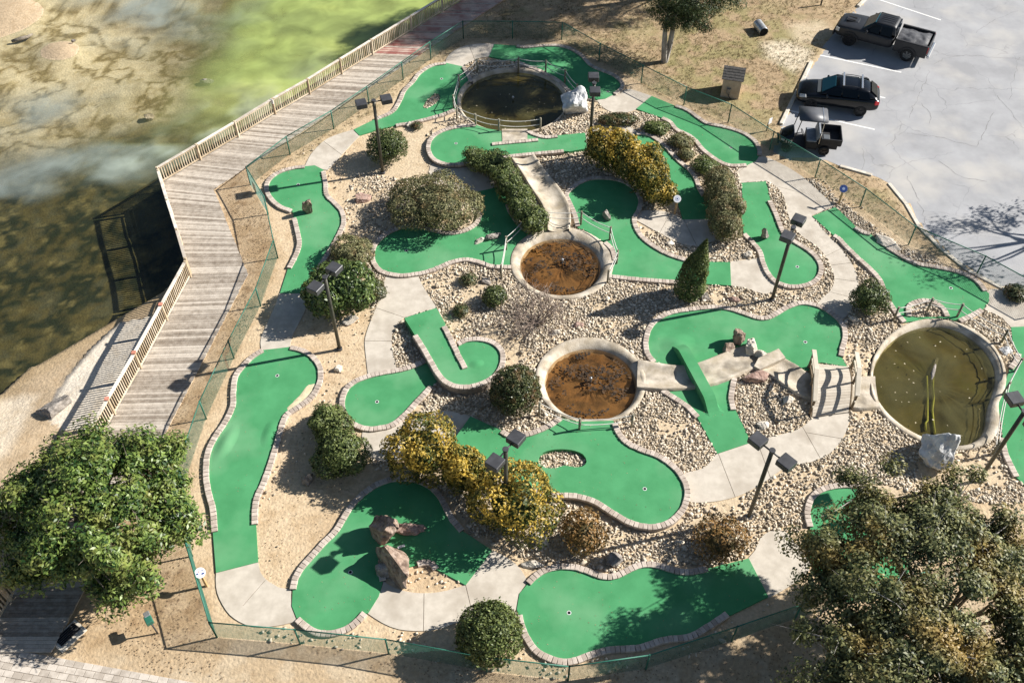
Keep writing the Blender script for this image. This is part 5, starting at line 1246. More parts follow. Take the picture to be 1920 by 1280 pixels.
def shrub(px, py, rpx, hz, label, m, n, size, name='shrub', z0=.0, asp=1.0, rot=0, bump=.14, depth=.38, low=-.4, seed=None, group=None, lump=2.2, laspect=.5, lobes=0, lsize=.5):
    """px,py: photo centre of the crown; rpx: half width there; hz: crown height in metres"""
    seed = seed if seed is not None else int(px * 7 + py) % 997; rng = np.random.default_rng(seed)
    cz = z0 + hz * .5; c = g(px, py, cz); r = (g(px + rpx, py, cz) - c).length
    root = thing(name, label, 'shrub', (c.x, c.y, 0), group); R3 = (r, r * asp, hz * .56)
    P, N = lobed(rng, n, np.array(c), R3, lobes, seed % 50, size=lsize) if lobes else shell(rng, n, np.array(c), R3, depth, low, bump, seed % 50, lump)
    P[:, 2] = np.maximum(P[:, 2], .03)
    leaf_cloud('foliage', P, N, size, m, root, rng, laspect, young=young_tips(P, np.array(c), R3) if m == 'leaf_yellow' else None); stems(root, Vector((c.x, c.y, 0)), c, R3, 'bark', seed=seed); core('inner_foliage', c, R3, m, root, seed, .62)
    return root
shrub(726, 276, 38, 1.8, 'round clipped green shrub behind the boardwalk lamp post', 'leaf_box', 7000, .05, 'round_shrub', bump=.1)
shrub(815, 380, 78, 2.1, 'large dome of brownish green shrub above the bent pear green', 'leaf_bronze', 20000, .055, 'dome_shrub', asp=.95, bump=.07, lobes=16, lsize=.42)
shrub(966, 733, 48, 2.05, 'dark round shrub touching the round brown pond', 'leaf_dark', 10500, .05, 'round_shrub', bump=.08)
shrub(917, 1188, 61, 2.0, 'yellowish green round shrub at the bottom fence', 'leaf_hedge', 11000, .055, 'round_shrub', bump=.07)
shrub(1632, 560, 33, 1.5, 'dark glossy round shrub above the ramp green', 'leaf_box', 5000, .055, 'round_shrub', bump=.14, lobes=8)
shrub(656, 474, 40, 1.1, 'low brownish bush behind the holly', 'leaf_bronze', 6500, .055, 'bush', bump=.2, lobes=7)
shrub(640, 545, 62, 2.3, 'bright green holly behind the left lamp post', 'leaf_holly', 9000, .085, 'holly_bush', bump=.24, depth=.5, lump=3.2, lobes=10, lsize=.48)
shrub(697, 545, 26, .9, 'small grey green bush at the right of the holly', 'leaf_dark', 3000, .05, 'bush', bump=.15)
shrub(617, 795, 38, 1.35, 'upper of the pair of dark rounded bushes on the sand', 'leaf_hedge', 6000, .06, 'bush', bump=.2, lump=3, lobes=6)
shrub(640, 852, 50, 1.5, 'lower and larger of the pair of dark rounded bushes on the sand', 'leaf_hedge', 8500, .06, 'bush', bump=.22, lump=3, lobes=8)
shrub(795, 846, 62, 2.7, 'left and largest of the yellow bushes on the bottom left', 'leaf_yellow', 12000, .07, 'yellow_bush', bump=.2, lump=3, depth=.4, lobes=11)
shrub(872, 890, 42, 2.2, 'middle and smallest of the three yellow bushes', 'leaf_yellow', 7000, .07, 'yellow_bush', bump=.24, lump=3, depth=.4, lobes=8)
shrub(966, 945, 74, 2.6, 'right of the three yellow bushes, pierced by the lamp post', 'leaf_yellow', 13000, .07, 'yellow_bush', bump=.2, lump=3, depth=.4, lobes=13, lsize=.46)
shrub(1096, 1000, 42, 1.3, 'rusty brown open bush above the bottom green', 'leaf_rust', 3200, .06, 'bush', bump=.3, depth=.7, lump=3.5, lobes=8, lsize=.55)
shrub(1350, 1012, 46, 1.2, 'sprawling rusty bush right of the other rusty bush', 'leaf_rust', 3000, .06, 'bush', bump=.35, depth=.75, lump=3.5, lobes=9, lsize=.6)
shrub(927, 556, 24, .8, 'small rounded green shrub in the gravel below the oval pond', 'leaf_box', 2600, .045, 'small_shrub', bump=.15)
shrub(878, 524, 17, .45, 'lowest small green plant in the gravel, nearest the bent pear green', 'leaf_dark', 900, .045, 'small_shrub', bump=.3, depth=.6)
shrub(864, 582, 17, .45, 'small dark plant in the gravel right of the concrete path', 'leaf_dark', 900, .045, 'small_shrub', bump=.3, depth=.6)
shrub(1158, 224, 36, .5, 'flat spreading shrub right of the upper whitish boulder', 'leaf_dark', 3000, .05, 'spreading_shrub', asp=.5, bump=.2)
shrub(1230, 240, 26, .55, 'low green shrub at the head of the narrow green', 'leaf_hedge', 2600, .05, 'spreading_shrub', asp=.7, bump=.25, lobes=6)
shrub(1277, 264, 22, .6, 'low bronze shrub, second along the slender green', 'leaf_bronze', 2200, .05, 'spreading_shrub', bump=.25, lobes=6)
shrub(1286, 289, 16, .45, 'smallest low shrub, third along the slender green', 'leaf_bronze', 1200, .05, 'spreading_shrub', bump=.25)
shrub(1322, 310, 24, .7, 'low green shrub just above the olive hedge', 'leaf_hedge', 2400, .05, 'spreading_shrub', bump=.25, lobes=6)
shrub(781, 236, 12, .35, 'tiny green plant above the upper oval green', 'leaf_dark', 600, .045, 'small_shrub', bump=.3, depth=.6)
shrub(1905, 549, 22, .5, 'dark low shrub at the right edge above the path', 'leaf_dark', 1600, .05, 'small_shrub', bump=.2)
shrub(608, 782, 20, .7, 'small upper tuft of the dark bushes beside the round green', 'leaf_hedge', 1500, .055, 'small_shrub', bump=.2)

def hedge(pts, label, m, n, size, name='hedge', seed=3, bump=.16, depth=.35, knobs=5):
    """row of overlapping crowns grown into one plant; pts: (px, py, half width px, height m)"""
    rng = np.random.default_rng(seed); Ps, Ns = [], []; cs = []
    for px, py, rp, hz in pts:
        c = g(px, py, hz * .5); r = (g(px + rp, py, hz * .5) - c).length; cs.append((np.array(c), (r * .92, r * .92, hz * .53)))
        for _ in range(knobs):
            a = rng.uniform(0, 6.28); k = rng.uniform(.35, .55); cs.append((np.array(c) + np.array([math.cos(a) * r * .6, math.sin(a) * r * .6, hz * rng.uniform(-.05, .32)]), (r * k, r * k, hz * .5 * k * 1.2)))
    root = thing(name, label, 'hedge', (cs[0][0][0], cs[0][0][1], 0)); tot = sum(r[0] ** 2 for _, r in cs)
    for i, (c, r) in enumerate(cs):
        P, N = shell(rng, int(n * r[0] ** 2 / tot), c, r, depth, -.5, bump, seed + i, 2.6)
        ins = np.zeros(len(P), bool)
        for j, (c2, r2) in enumerate(cs):
            if j != i: ins |= (((P - c2) / (np.array(r2) * .72)) ** 2).sum(1) < 1
        Ps.append(P[~ins]); Ns.append(N[~ins])
        core('inner_foliage', c, r, m, root, seed + i, .62)
    P = np.concatenate(Ps); yg = np.concatenate([young_tips(p, *cr_) for p, cr_ in zip(Ps, cs)]) if m == 'leaf_yellow' else None; P[:, 2] = np.maximum(P[:, 2], .03); leaf_cloud('foliage', P, np.concatenate(Ns), size, m, root, rng, young=yg); stems(root, Vector((cs[0][0][0], cs[0][0][1], 0)), cs[0][0], cs[0][1], 'bark')
hedge([(900, 303, 32, 1.2), (930, 306, 33, 1.4), (947, 333, 32, 1.4), (962, 360, 31, 1.4), (978, 384, 31, 1.4), (990, 405, 30, 1.4), (1003, 421, 27, 1.2)], 'winding dark green hedge beside the upper concrete channel', 'leaf_hedge', 22000, .055, seed=5)
hedge([(1136, 283, 40, 2.3), (1165, 292, 44, 2.4), (1195, 312, 44, 2.2), (1218, 335, 42, 2.1), (1238, 362, 32, 1.6)], 'tall yellow topped hedge between two greens at the upper middle', 'leaf_yellow', 30000, .07, 'yellow_hedge', seed=6, bump=.2)
hedge([(1348, 342, 32, 1.7), (1352, 370, 35, 1.75), (1357, 400, 36, 1.75), (1362, 425, 34, 1.6)], 'clipped olive brown hedge left of the teardrop green', 'leaf_bronze', 26000, .045, 'clipped_hedge', seed=7, bump=.08, depth=.25, knobs=1)
def conifer():
    b = g(1290, 556); h = 3.7; rng = np.random.default_rng(9); root = thing('conifer', 'narrow pointed green conifer in the gravel', 'tree', b)
    n = 15000; t = rng.random(n) ** .8; a = rng.uniform(0, 6.28, n); rr = 0.86 * np.sin(np.pi * np.clip(t * .8 + .2, 0, 1)) ** .8 * (1 - t * .55) * (1 - .45 * rng.random(n) ** 2) * (1 + .35 * (vnoise(a * 2.2, t * 9, 3) - .5))
    P = np.stack([b.x + .35 * t * t + rr * np.cos(a), b.y + rr * np.sin(a), .1 + t * h], 1); N = np.stack([np.cos(a), np.sin(a), np.full(n, .35)], 1)
    leaf_cloud('foliage', P, N, .055, 'leaf_hedge', root, rng, .45); tube('trunk', [b, b + Vector((0, 0, h * .8))], [.09, .03], 'bark', root)
conifer()
def bare_bush():
    b = g(1005, 606); root = thing('bare_bush', 'leafless grey twiggy bush in the gravel between the two brown ponds', 'shrub', b); rr = random.Random(3); parts = []
    def grow(p, d, L, r, lv):
        q = p + d * L * .5 + Vector((rr.gauss(0, .05), rr.gauss(0, .05), 0)); e = q + (d + Vector((0, 0, -.35 if lv > 1 else 0))).normalized() * L * .5
        parts.append(tube_data([p, q, e], [r, r * .8, r * .55], 4, False))
        if lv < 4:
            for _ in range(4 if lv < 3 else 3): grow(q.lerp(e, rr.random()), (d * .7 + Vector((rr.gauss(0, .55), rr.gauss(0, .55), rr.gauss(-.05, .3)))).normalized(), L * rr.uniform(.5, .75), r * .6, lv + 1)
    for i in range(14): a = 6.28 * i / 14; grow(b, Vector((math.cos(a) * .9, math.sin(a) * .9, .75)).normalized(), rr.uniform(1.0, 1.35), .03, 1)
    tag(mesh('twigs', *merge(parts), 'twig', root))
bare_bush()

# ================================================================ TREES
from mathutils import noise as MN
def tree(label, base, trunk_h, cc, cr, clumps, nleaf, lsize, m, bark, seed, trunk_r=.16, name='tree', spread=.34, clump_r=.9, gap=0.0, aspect=.5, forks=1, fsp=.42, twig=True, flat=.75, low=-.75):
    """base point; crown centre cc and radii cr (metres); leaves gathered in clumps over the crown"""
    rng = np.random.default_rng(seed); rr = random.Random(seed); root = thing(name, label, 'tree', base); base = Vector(base); cc = Vector(cc)
    C = []
    while len(C) < clumps:
        d = Vector((rr.gauss(0, 1), rr.gauss(0, 1), rr.gauss(0, 1))).normalized()
        if d.z < low: continue
        s = rr.uniform(.45, 1.0) ** .6 * (1 + .42 * MN.noise(d * 1.9 + Vector((seed * 3.1, 0, 0)))); C.append(cc + Vector((d.x * cr[0], d.y * cr[1], d.z * cr[2])) * s)
    parts = []; tips = []
    top = base + Vector((0, 0, trunk_h))
    fk = []
    for f in range(forks):
        a = 6.28 * f / forks + .5; off = Vector((math.cos(a), math.sin(a), 0)) * (.0 if forks == 1 else trunk_h * fsp); t2 = top + off; fk.append(t2)
        parts.append(tube_data([base + off * .05, base.lerp(t2, .5) + Vector((rr.gauss(0, .06), rr.gauss(0, .06), 0)), t2], [trunk_r * 1.25, trunk_r, trunk_r * .75], 8))
    lead = cc + Vector((0, 0, cr[2] * .5))
    for f in fk: parts.append(tube_data([f, f.lerp(lead, .5), lead], [trunk_r * .75, trunk_r * .5, trunk_r * .12], 6))
    k0 = max(9, len(C) // 14); nodes = []
    for i, q in enumerate(C):
        if i < k0:                                           # main limbs from the trunk
            f = min(fk, key=lambda k: (k - q).length); s = f.lerp(lead, rr.uniform(0, .45)); r0 = trunk_r * .42
        else:                                                # branches from the nearest limb
            s, r0 = min(nodes, key=lambda k: (k[0] - q).length); r0 = min(r0 * .8, .045)
        md = s.lerp(q, .5) + Vector((rr.gauss(0, .15), rr.gauss(0, .15), rr.uniform(0, .2)))
        parts.append(tube_data([s, md, q], [max(.016, r0), max(.012, r0 * .65), .008], 5))
        if i < k0:
            for t in (.35, .6, .85): nodes.append(((s.lerp(md, t * 2) if t < .5 else md.lerp(q, t * 2 - 1)), r0 * (1 - t * .7)))
        if twig:
            for _ in range(3):
                e = q + Vector((rr.gauss(0, 1), rr.gauss(0, 1), rr.gauss(.1, .7))) * clump_r * .6; parts.append(tube_data([md.lerp(q, rr.uniform(.4, 1)), e], [.012, .005], 4, False))
    mesh('trunk', *merge(parts), bark, root)
    Ca = np.array([c[:] for c in C]); k = rng.integers(0, len(C), nleaf); w = clump_r * rng.uniform(.7, 1.25, len(C))
    D = rng.normal(0, 1, (nleaf, 3)); D /= np.linalg.norm(D, axis=1)[:, None]; rad = rng.random(nleaf) ** .5
    P = Ca[k] + D * np.array([1, 1, flat]) * (rad * w[k])[:, None]
    N = D * .6 + (P - np.array(cc)) / np.array(cr) * .6 + np.array([0, 0, .55])
    ok = P[:, 2] > .3; P, N = P[ok], N[ok]
    leaf_cloud('crown', P, N, lsize, m, root, rng, aspect)
    return root
def at(px, py, z): return g(px, py, z)
c = at(178, 945, 3.2); tree('big glossy green magnolia beside the lower boardwalk', (c.x + .2, c.y - .1, 0), 1.3, (c.x, c.y, 3.0), (3.55, 3.45, 2.4), 190, 66000, .09, 'leaf_magnolia', 'bark', 11, .2, 'magnolia_tree', clump_r=.66, aspect=.42)
c = at(1752, 1105, 4.2); tree('wide bronze green oak with pale branches at the bottom right', (c.x + .6, c.y - .6, 0), 1.5, (c.x, c.y, 4.1), (4.9, 4.3, 1.7), 330, 95000, .068, 'leaf_oak', 'bark_pale', 12, .19, 'oak_tree', clump_r=.55, forks=4, aspect=.5, low=-.5)
b = g(1246, 116); tree('tall dark tree with a pale trunk on the dry lawn at the top', b, 2.6, (b.x + .7, b.y + .3, 6.0), (3.5, 3.0, 4.2), 130, 62000, .075, 'leaf_pine', 'bark_pale', 13, .17, 'lawn_tree', clump_r=.75, forks=2, fsp=.12, aspect=.3, low=-1)
c = at(1775, 1330, 4.2); tree('dark green oak filling the bottom right corner below the bronze oak', (c.x, c.y, 0), 1.5, (c.x, c.y, 3.8), (5.2, 3.6, 1.7), 210, 52000, .068, 'leaf_oak', 'bark_pale', 17, .18, 'oak_tree', clump_r=.58, forks=3)
c = g(1400, -26); tree('tree beyond the top edge shading the upper pond', c, 7.5, (c.x, c.y, 12.0), (4.0, 3.8, 4.0), 120, 52000, .08, 'leaf_pine', 'bark', 14, .2, 'lawn_tree', clump_r=.85, aspect=.35)
c = g(1290, -28); tree('tree beyond the top edge shading the end of the boardwalk', c, 6.5, (c.x, c.y, 10.8), (3.8, 3.6, 3.8), 110, 46000, .08, 'leaf_pine', 'bark', 15, .2, 'lawn_tree', clump_r=.85, aspect=.35)
c = g(1445, -30); tree('tree beyond the top edge shading the dry lawn', c, 5.5, (c.x, c.y, 9.0), (3.0, 3.0, 3.2), 60, 18000, .08, 'leaf_pine', 'bark', 18, .2, 'lawn_tree', clump_r=.8, aspect=.35)
c = g(2100, 420); tree('sparse tree beyond the right edge shading the parking lot', c, 2.6, (c.x, c.y, 5.2), (4.2, 3.6, 2.4), 46, 2600, .085, 'leaf_oak', 'bark', 16, .2, 'lawn_tree', clump_r=.7)

# ================================================================ GRASS TUFTS, LEAF LITTER
def tufts(name, label, px, n, h, m, seed, thr=.45, lay=False, size=.05):
    rng = np.random.default_rng(seed); poly = G(px); xs = [p.x for p in poly]; ys = [p.y for p in poly]
    X = rng.uniform(min(xs), max(xs), n); Y = rng.uniform(min(ys), max(ys), n); ok = inpoly(X, Y, [(p.x, p.y) for p in poly]) & (fbm(X * .5, Y * .5, seed) > thr - .15 * rng.random(n))
    for ob in OBST: ok &= ~inpoly(X, Y, ob)
    X, Y = X[ok], Y[ok]; n = len(X)
    if lay:
        leaf_cloud(name, np.stack([X, Y, np.full(n, .03)], 1), np.tile(np.array([0, 0, 1.0]), (n, 1)), size, m, None, rng, .55, jit=.4); o = COL.objects[-1]
    else:
        k = 5; X, Y = np.repeat(X, k) + rng.normal(0, .05, n * k), np.repeat(Y, k) + rng.normal(0, .05, n * k); n *= k; a = rng.uniform(0, 6.28, n); hh = h * rng.uniform(.5, 1.3, n); ln = rng.normal(0, .45, (n, 2)) * hh[:, None]
        w = .012; V = np.stack([np.stack([X + w * np.cos(a), Y + w * np.sin(a), np.zeros(n)], 1), np.stack([X - w * np.cos(a), Y - w * np.sin(a), np.zeros(n)], 1), np.stack([X + ln[:, 0], Y + ln[:, 1], hh], 1)], 1)
        o = npmesh(name, V.reshape(-1, 3), np.arange(3 * n).reshape(-1, 3), m, attrs={'rnd': np.repeat(rng.random(n), 3)})
    tag(o, label, 'grass' if not lay else 'leaves', kind='stuff')
leaf('leaf_grass', (.075, .085, .022), (.24, .21, .085), rough=.8, tr=.1)
tufts('dry_grass', 'dry straw coloured grass on the lawn at the top', GRASSY, 26000, .10, 'leaf_drygrass', 51, .45)
tufts('green_grass', 'green grass growing through the dry lawn', GRASSY, 16000, .10, 'leaf_grass', 52, .56)
tufts('dry_grass', 'dry grass along the boardwalk fence', [(869, 74), (880, 95), (790, 135), (700, 210), (560, 300), (480, 350), (470, 345), (626, 240), (808, 110)], 3500, .10, 'leaf_drygrass', 53, .4)
tufts('fallen_leaves', 'fallen brown leaves between the boardwalk and the fence', [(460, 340), (500, 400), (521, 484), (489, 574), (439, 672), (387, 785), (347, 905), (300, 830), (400, 610), (463, 513), (410, 370)], 5000, .1, 'leaf_litter', 54, .5, True, .035)
tufts('fallen_leaves', 'fallen brown leaves along the bottom fence and under the oak', [(130, 1130), (350, 1040), (407, 1194), (720, 1225), (1065, 1275), (1400, 1190), (1700, 1100), (1900, 1060), (1980, 1300), (900, 1340), (280, 1260)], 9000, .1, 'leaf_litter', 55, .48, True, .035)
tufts('fallen_leaves', 'fallen brown leaves on the dry lawn', GRASSY, 5000, .1, 'leaf_litter', 56, .45, True, .03)
tufts('fallen_leaves', 'dark leaf crumbs on the sand around the left greens', [(560, 280), (700, 215), (640, 330), (700, 430), (690, 700), (640, 800), (680, 880), (560, 1080), (480, 1080), (490, 900), (600, 760), (600, 680), (640, 440)], 2600, .1, 'leaf_litter', 57, .5, True, .03)

def green_litter():
    rng = np.random.default_rng(77); poly = G([(380, 60), (1900, 60), (1960, 900), (1500, 1250), (380, 1250)]); n = 5200
    X = rng.uniform(-17, 24, n); Y = rng.uniform(14, 47, n); Z = np.zeros(n); ok = np.zeros(n, bool)
    for o in bpy.data.objects:
        if o.name.split('.')[0] == 'carpet' and o.parent and o.parent.name.startswith('putting_green'):
            zt = max(v.co.z for v in o.data.vertices); loop = [(v.co.x, v.co.y) for v in o.data.vertices if abs(v.co.z - zt) < 1e-4]
            ins = inpoly(X, Y, loop); ok |= ins; Z[ins] = zt + .012
    X, Y, Z = X[ok], Y[ok], Z[ok]; k = fbm(X * .4, Y * .4, 71) > .42; X, Y, Z = X[k], Y[k], Z[k]
    leaf_cloud('fallen_leaves', np.stack([X, Y, Z], 1), np.tile(np.array([0, 0, 1.0]), (len(X), 1)), .022, 'leaf_litter', None, rng, .55, jit=.3)
    tag(COL.objects[-1], 'crumbs of dry leaf scattered over the green carpets', 'leaves', kind='stuff')
green_litter()
# ================================================================ VEHICLES (built in their own frame: +X forward, +Y left)
MT['car_black'] = mat('black_car_paint', (.004, .005, .007), rough=.22, spec=.35, coat=.25)
MT['truck_black'] = mat('satin_dark_paint', (.016, .017, .020), (.026, .027, .03), scale=2, rough=.45, spec=.4, coat=.1)
MT['glass'] = mat('tinted_glass', (.012, .060, .085), rough=.12, spec=.08)
MT['glass_dark'] = mat('dark_glass', (.006, .010, .016), rough=.12, spec=.1)
MT['tyre'] = mat('tyre_rubber', (.018, .018, .018), (.035, .034, .033), scale=9, rough=.9)
MT['rim_dark'] = mat('dark_alloy', (.05, .05, .053), rough=.35, metal=.7)
MT['rim_grey'] = mat('grey_alloy', (.20, .21, .21), rough=.4, metal=.6)
MT['chrome'] = mat('bright_metal', (.62, .63, .64), rough=.25, metal=.8)
MT['headlight'] = mat('headlight_lens', (.55, .56, .56), rough=.1, spec=.8)
MT['tail_red'] = mat('tail_lens', (.45, .01, .015), rough=.15, spec=.7)
MT['plastic'] = mat('black_plastic', (.022, .022, .024), (.035, .035, .037), scale=5, rough=.65)
MT['tarp'] = mat('grey_tarp', (.060, .060, .065), (.115, .115, .12), scale=3, rough=.55, bump=.4, bscale=6)
MT['seat_grey'] = mat('vinyl_seat', (.16, .18, .21), (.22, .24, .27), scale=4, rough=.5)
MT['canopy_grey'] = mat('canopy_plastic', (.075, .078, .085), (.10, .10, .11), scale=3, rough=.45, spec=.4)
def loft(name, secs, m, root, smooth=True, sub=1):
    """secs: list of closed loops (same count) of (x, y, z)"""
    n = len(secs[0]); V = [v for s in secs for v in s]; F = []
    for i in range(len(secs) - 1):
        for k in range(n): F.append((i * n + k, i * n + (k + 1) % n, (i + 1) * n + (k + 1) % n, (i + 1) * n + k))
    F.append(tuple(range(n - 1, -1, -1))); F.append(tuple((len(secs) - 1) * n + k for k in range(n)))
    me = bpy.data.meshes.new(name); me.from_pydata(V, [], F); bm = bmesh.new(); bm.from_mesh(me); bmesh.ops.recalc_face_normals(bm, faces=bm.faces); bm.to_mesh(me); bm.free()
    me.materials.append(MT[m]); o = bpy.data.objects.new(name, me); COL.objects.link(o); o.parent = root
    if smooth: me.shade_smooth()
    if sub: md = o.modifiers.new('round', 'SUBSURF'); md.levels = sub; md.render_levels = sub + 1
    return o
def half(pts): return pts + [(x, -y, z) for x, y, z in reversed(pts) if abs(y) > 1e-6]
def wheel(root, x, y, r, w, rim, spokes=5):
    s = 1 if y > 0 else -1; pts = []; V, F = [], []; n = 28
    prof = [(.55, -.5), (.86, -.5), (.97, -.42), (1, -.25), (1, .25), (.97, .42), (.86, .5), (.62, .46), (.60, .3)]
    for a, b in prof:
        for k in range(n): t = 6.2832 * k / n; V.append((x + r * a * math.cos(t), y + s * w * b, r + r * a * math.sin(t)))
    for i in range(len(prof) - 1):
        for k in range(n): F.append((i * n + k, i * n + (k + 1) % n, (i + 1) * n + (k + 1) % n, (i + 1) * n + k))
    wl = bpy.data.objects.new('wheel', None); COL.objects.link(wl); wl.parent = root
    me = mesh('tyre', V, F, 'tyre', wl, smooth=True, local=True)
    bm = bmesh.new(); yy = y + s * w * .30
    for k in range(spokes):
        t = 6.2832 * k / spokes + .3; add_box(bm, Vector((x + r * .3 * math.cos(t), yy + s * .02, r + r * .3 * math.sin(t))), (r * .62, .03, r * .16), Matrix.Rotation(-t, 3, 'Y'))
    bmesh.ops.create_cone(bm, cap_ends=True, segments=20, radius1=r * .62, radius2=r * .62, depth=.03, matrix=Matrix.Translation((x, yy - s * .02, r)) @ Matrix.Rotation(R(90), 4, 'X'))
    bmesh.ops.create_cone(bm, cap_ends=True, segments=12, radius1=r * .14, radius2=r * .1, depth=.06, matrix=Matrix.Translation((x, yy + s * .03, r)) @ Matrix.Rotation(R(90), 4, 'X'))
    bm_obj('rim', bm, rim, wl, local=True)
def panel(name, pts, m, root, th=.012, nrm=None):
    P = [Vector(p) for p in pts]; n = nrm or (P[1] - P[0]).cross(P[2] - P[0]).normalized(); k = len(P)
    V = [p + n * th for p in P] + [p - n * .03 for p in P]; F = [tuple(range(k)), tuple(range(2 * k - 1, k - 1, -1))] + [(i, i + k, (i + 1) % k + k, (i + 1) % k) for i in range(k)]
    return mesh(name, V, F, m, root, local=True)
def place(name, label, cat, fw, rw, wb, track):
    """near-side wheel contact points (photo) -> placed, turned Empty; scale stays 1"""
    f, r = g(*fw), g(*rw); d = (f - r).normalized(); mid = (f + r) / 2; left = Vector((-d.y, d.x, 0))
    o = thing(name, label, cat, mid - left * (track / 2)); o.rotation_euler = (0, 0, math.atan2(d.y, d.x)); print(name, 'wheelbase seen', round((f - r).length, 2), 'built', wb); return o
def suv():
    r = place('parked_car', 'black hatchback style car with silver roof bars parked nose to the kerb', 'car', (1518, 203), (1610, 216), 2.7, 1.6)
    W = .92; r.scale = (1.05,) * 3
    def sec(x, w, zb, zs, zt): return half([(x, w * .80, zb), (x, w * .98, zb + .14), (x, w, (zb + zs) / 2 + .02), (x, w * .97, zs), (x, w * .80, zt), (x, w * .4, zt + .025), (x, 0, zt + .03)])
    loft('body', [sec(2.22, .55, .38, .58, .62), sec(2.17, .72, .28, .64, .70), sec(2.0, .84, .24, .74, .80), sec(1.6, .90, .24, .84, .91), sec(1.0, W, .26, .93, 1.0), (sec(.3, W, .27, .97, 1.03)), sec(-.8, W, .27, 1.0, 1.06), sec(-1.6, W, .28, 1.03, 1.08), sec(-2.0, .88, .32, 1.02, 1.08), sec(-2.2, .80, .40, .95, 1.02), sec(-2.27, .68, .46, .88, .92)], 'car_black', r)
    def top(x, wb, wt, zb, zt): return half([(x, wb, zb), (x, (wb + wt) / 2 + .02, (zb + zt) / 2), (x, wt, zt - .06), (x, wt * .86, zt), (x, 0, zt + .02)])
    loft('cabin', [top(1.08, .78, .74, .96, 1.0), top(.95, .80, .72, .97, 1.08), top(.25, .83, .62, .98, 1.50), top(-.1, .84, .62, .98, 1.56), top(-1.1, .84, .62, 1.0, 1.55), top(-1.6, .82, .60, 1.0, 1.47), top(-2.05, .78, .58, 1.02, 1.18), top(-2.15, .76, .56, 1.02, 1.06)], 'car_black', r)
    panel('windscreen', [(.93, -.66, 1.10), (.93, .66, 1.10), (.28, .53, 1.50), (.28, -.53, 1.50)], 'glass', r, .02)
    panel('rear_window', [(-1.66, .52, 1.47), (-2.03, .58, 1.20), (-2.03, -.58, 1.20), (-1.66, -.52, 1.47)], 'glass_dark', r, .02, Vector((-.6, 0, .8)))
    for s in (1, -1):
        for x0, x1, xt0, xt1 in ((.72, -.12, .22, -.10), (-.18, -1.0, -.16, -.98), (-1.06, -1.72, -1.04, -1.5)):
            pts = [(x0, s * .835, 1.07), (x1, s * .85, 1.08), (xt1, s * .675, 1.46), (xt0, s * .675, 1.46)]; panel('side_window', pts, 'glass_dark', r, .02, Vector((0, s * .9, .4)).normalized())
        mesh_ = panel('headlight', [(2.06, s * .80, .66), (1.72, s * .905, .76), (1.76, s * .80, .88), (2.06, s * .62, .76)], 'headlight', r, .03, Vector((.5, s * .5, .7)).normalized())
        panel('tail_light', [(-1.98, s * .885, .84), (-2.2, s * .76, .82), (-2.2, s * .72, .98), (-1.98, s * .84, 1.04)], 'tail_red', r, .035, Vector((-.5, s * .8, .2)).normalized())
        bm = bmesh.new(); add_box(bm, Vector((.62, s * .98, 1.06)), (.12, .2, .13), bevel=.03); bm_obj('mirror', bm, 'car_black', r, local=True)
        V, F = tube_data([(.0, s * .56, 1.60), (-.6, s * .57, 1.63), (-1.4, s * .55, 1.58)], .018, 6); mesh('roof_rail', V, F, 'plastic', r, local=True)
        for x in (1.36, -1.34): wheel(r, x, s * .82, .345, .23, 'rim_dark')
    for x in (-.12, -1.12): box('roof_bar', (x, 0, 1.67), (.10, 1.32, .04), 'chrome', r, bevel=.012, local=True)
    panel('wiper_cowl', [(1.16, -.62, 1.0), (1.16, .62, 1.0), (.98, .62, 1.06), (.98, -.62, 1.06)], 'rim_grey', r, .02)
    box('grille', (2.2, 0, .52), (.06, .8, .16), 'plastic', r, local=True); box('number_plate', (-2.28, 0, .78), (.02, .5, .12), 'white', r, local=True)
suv()
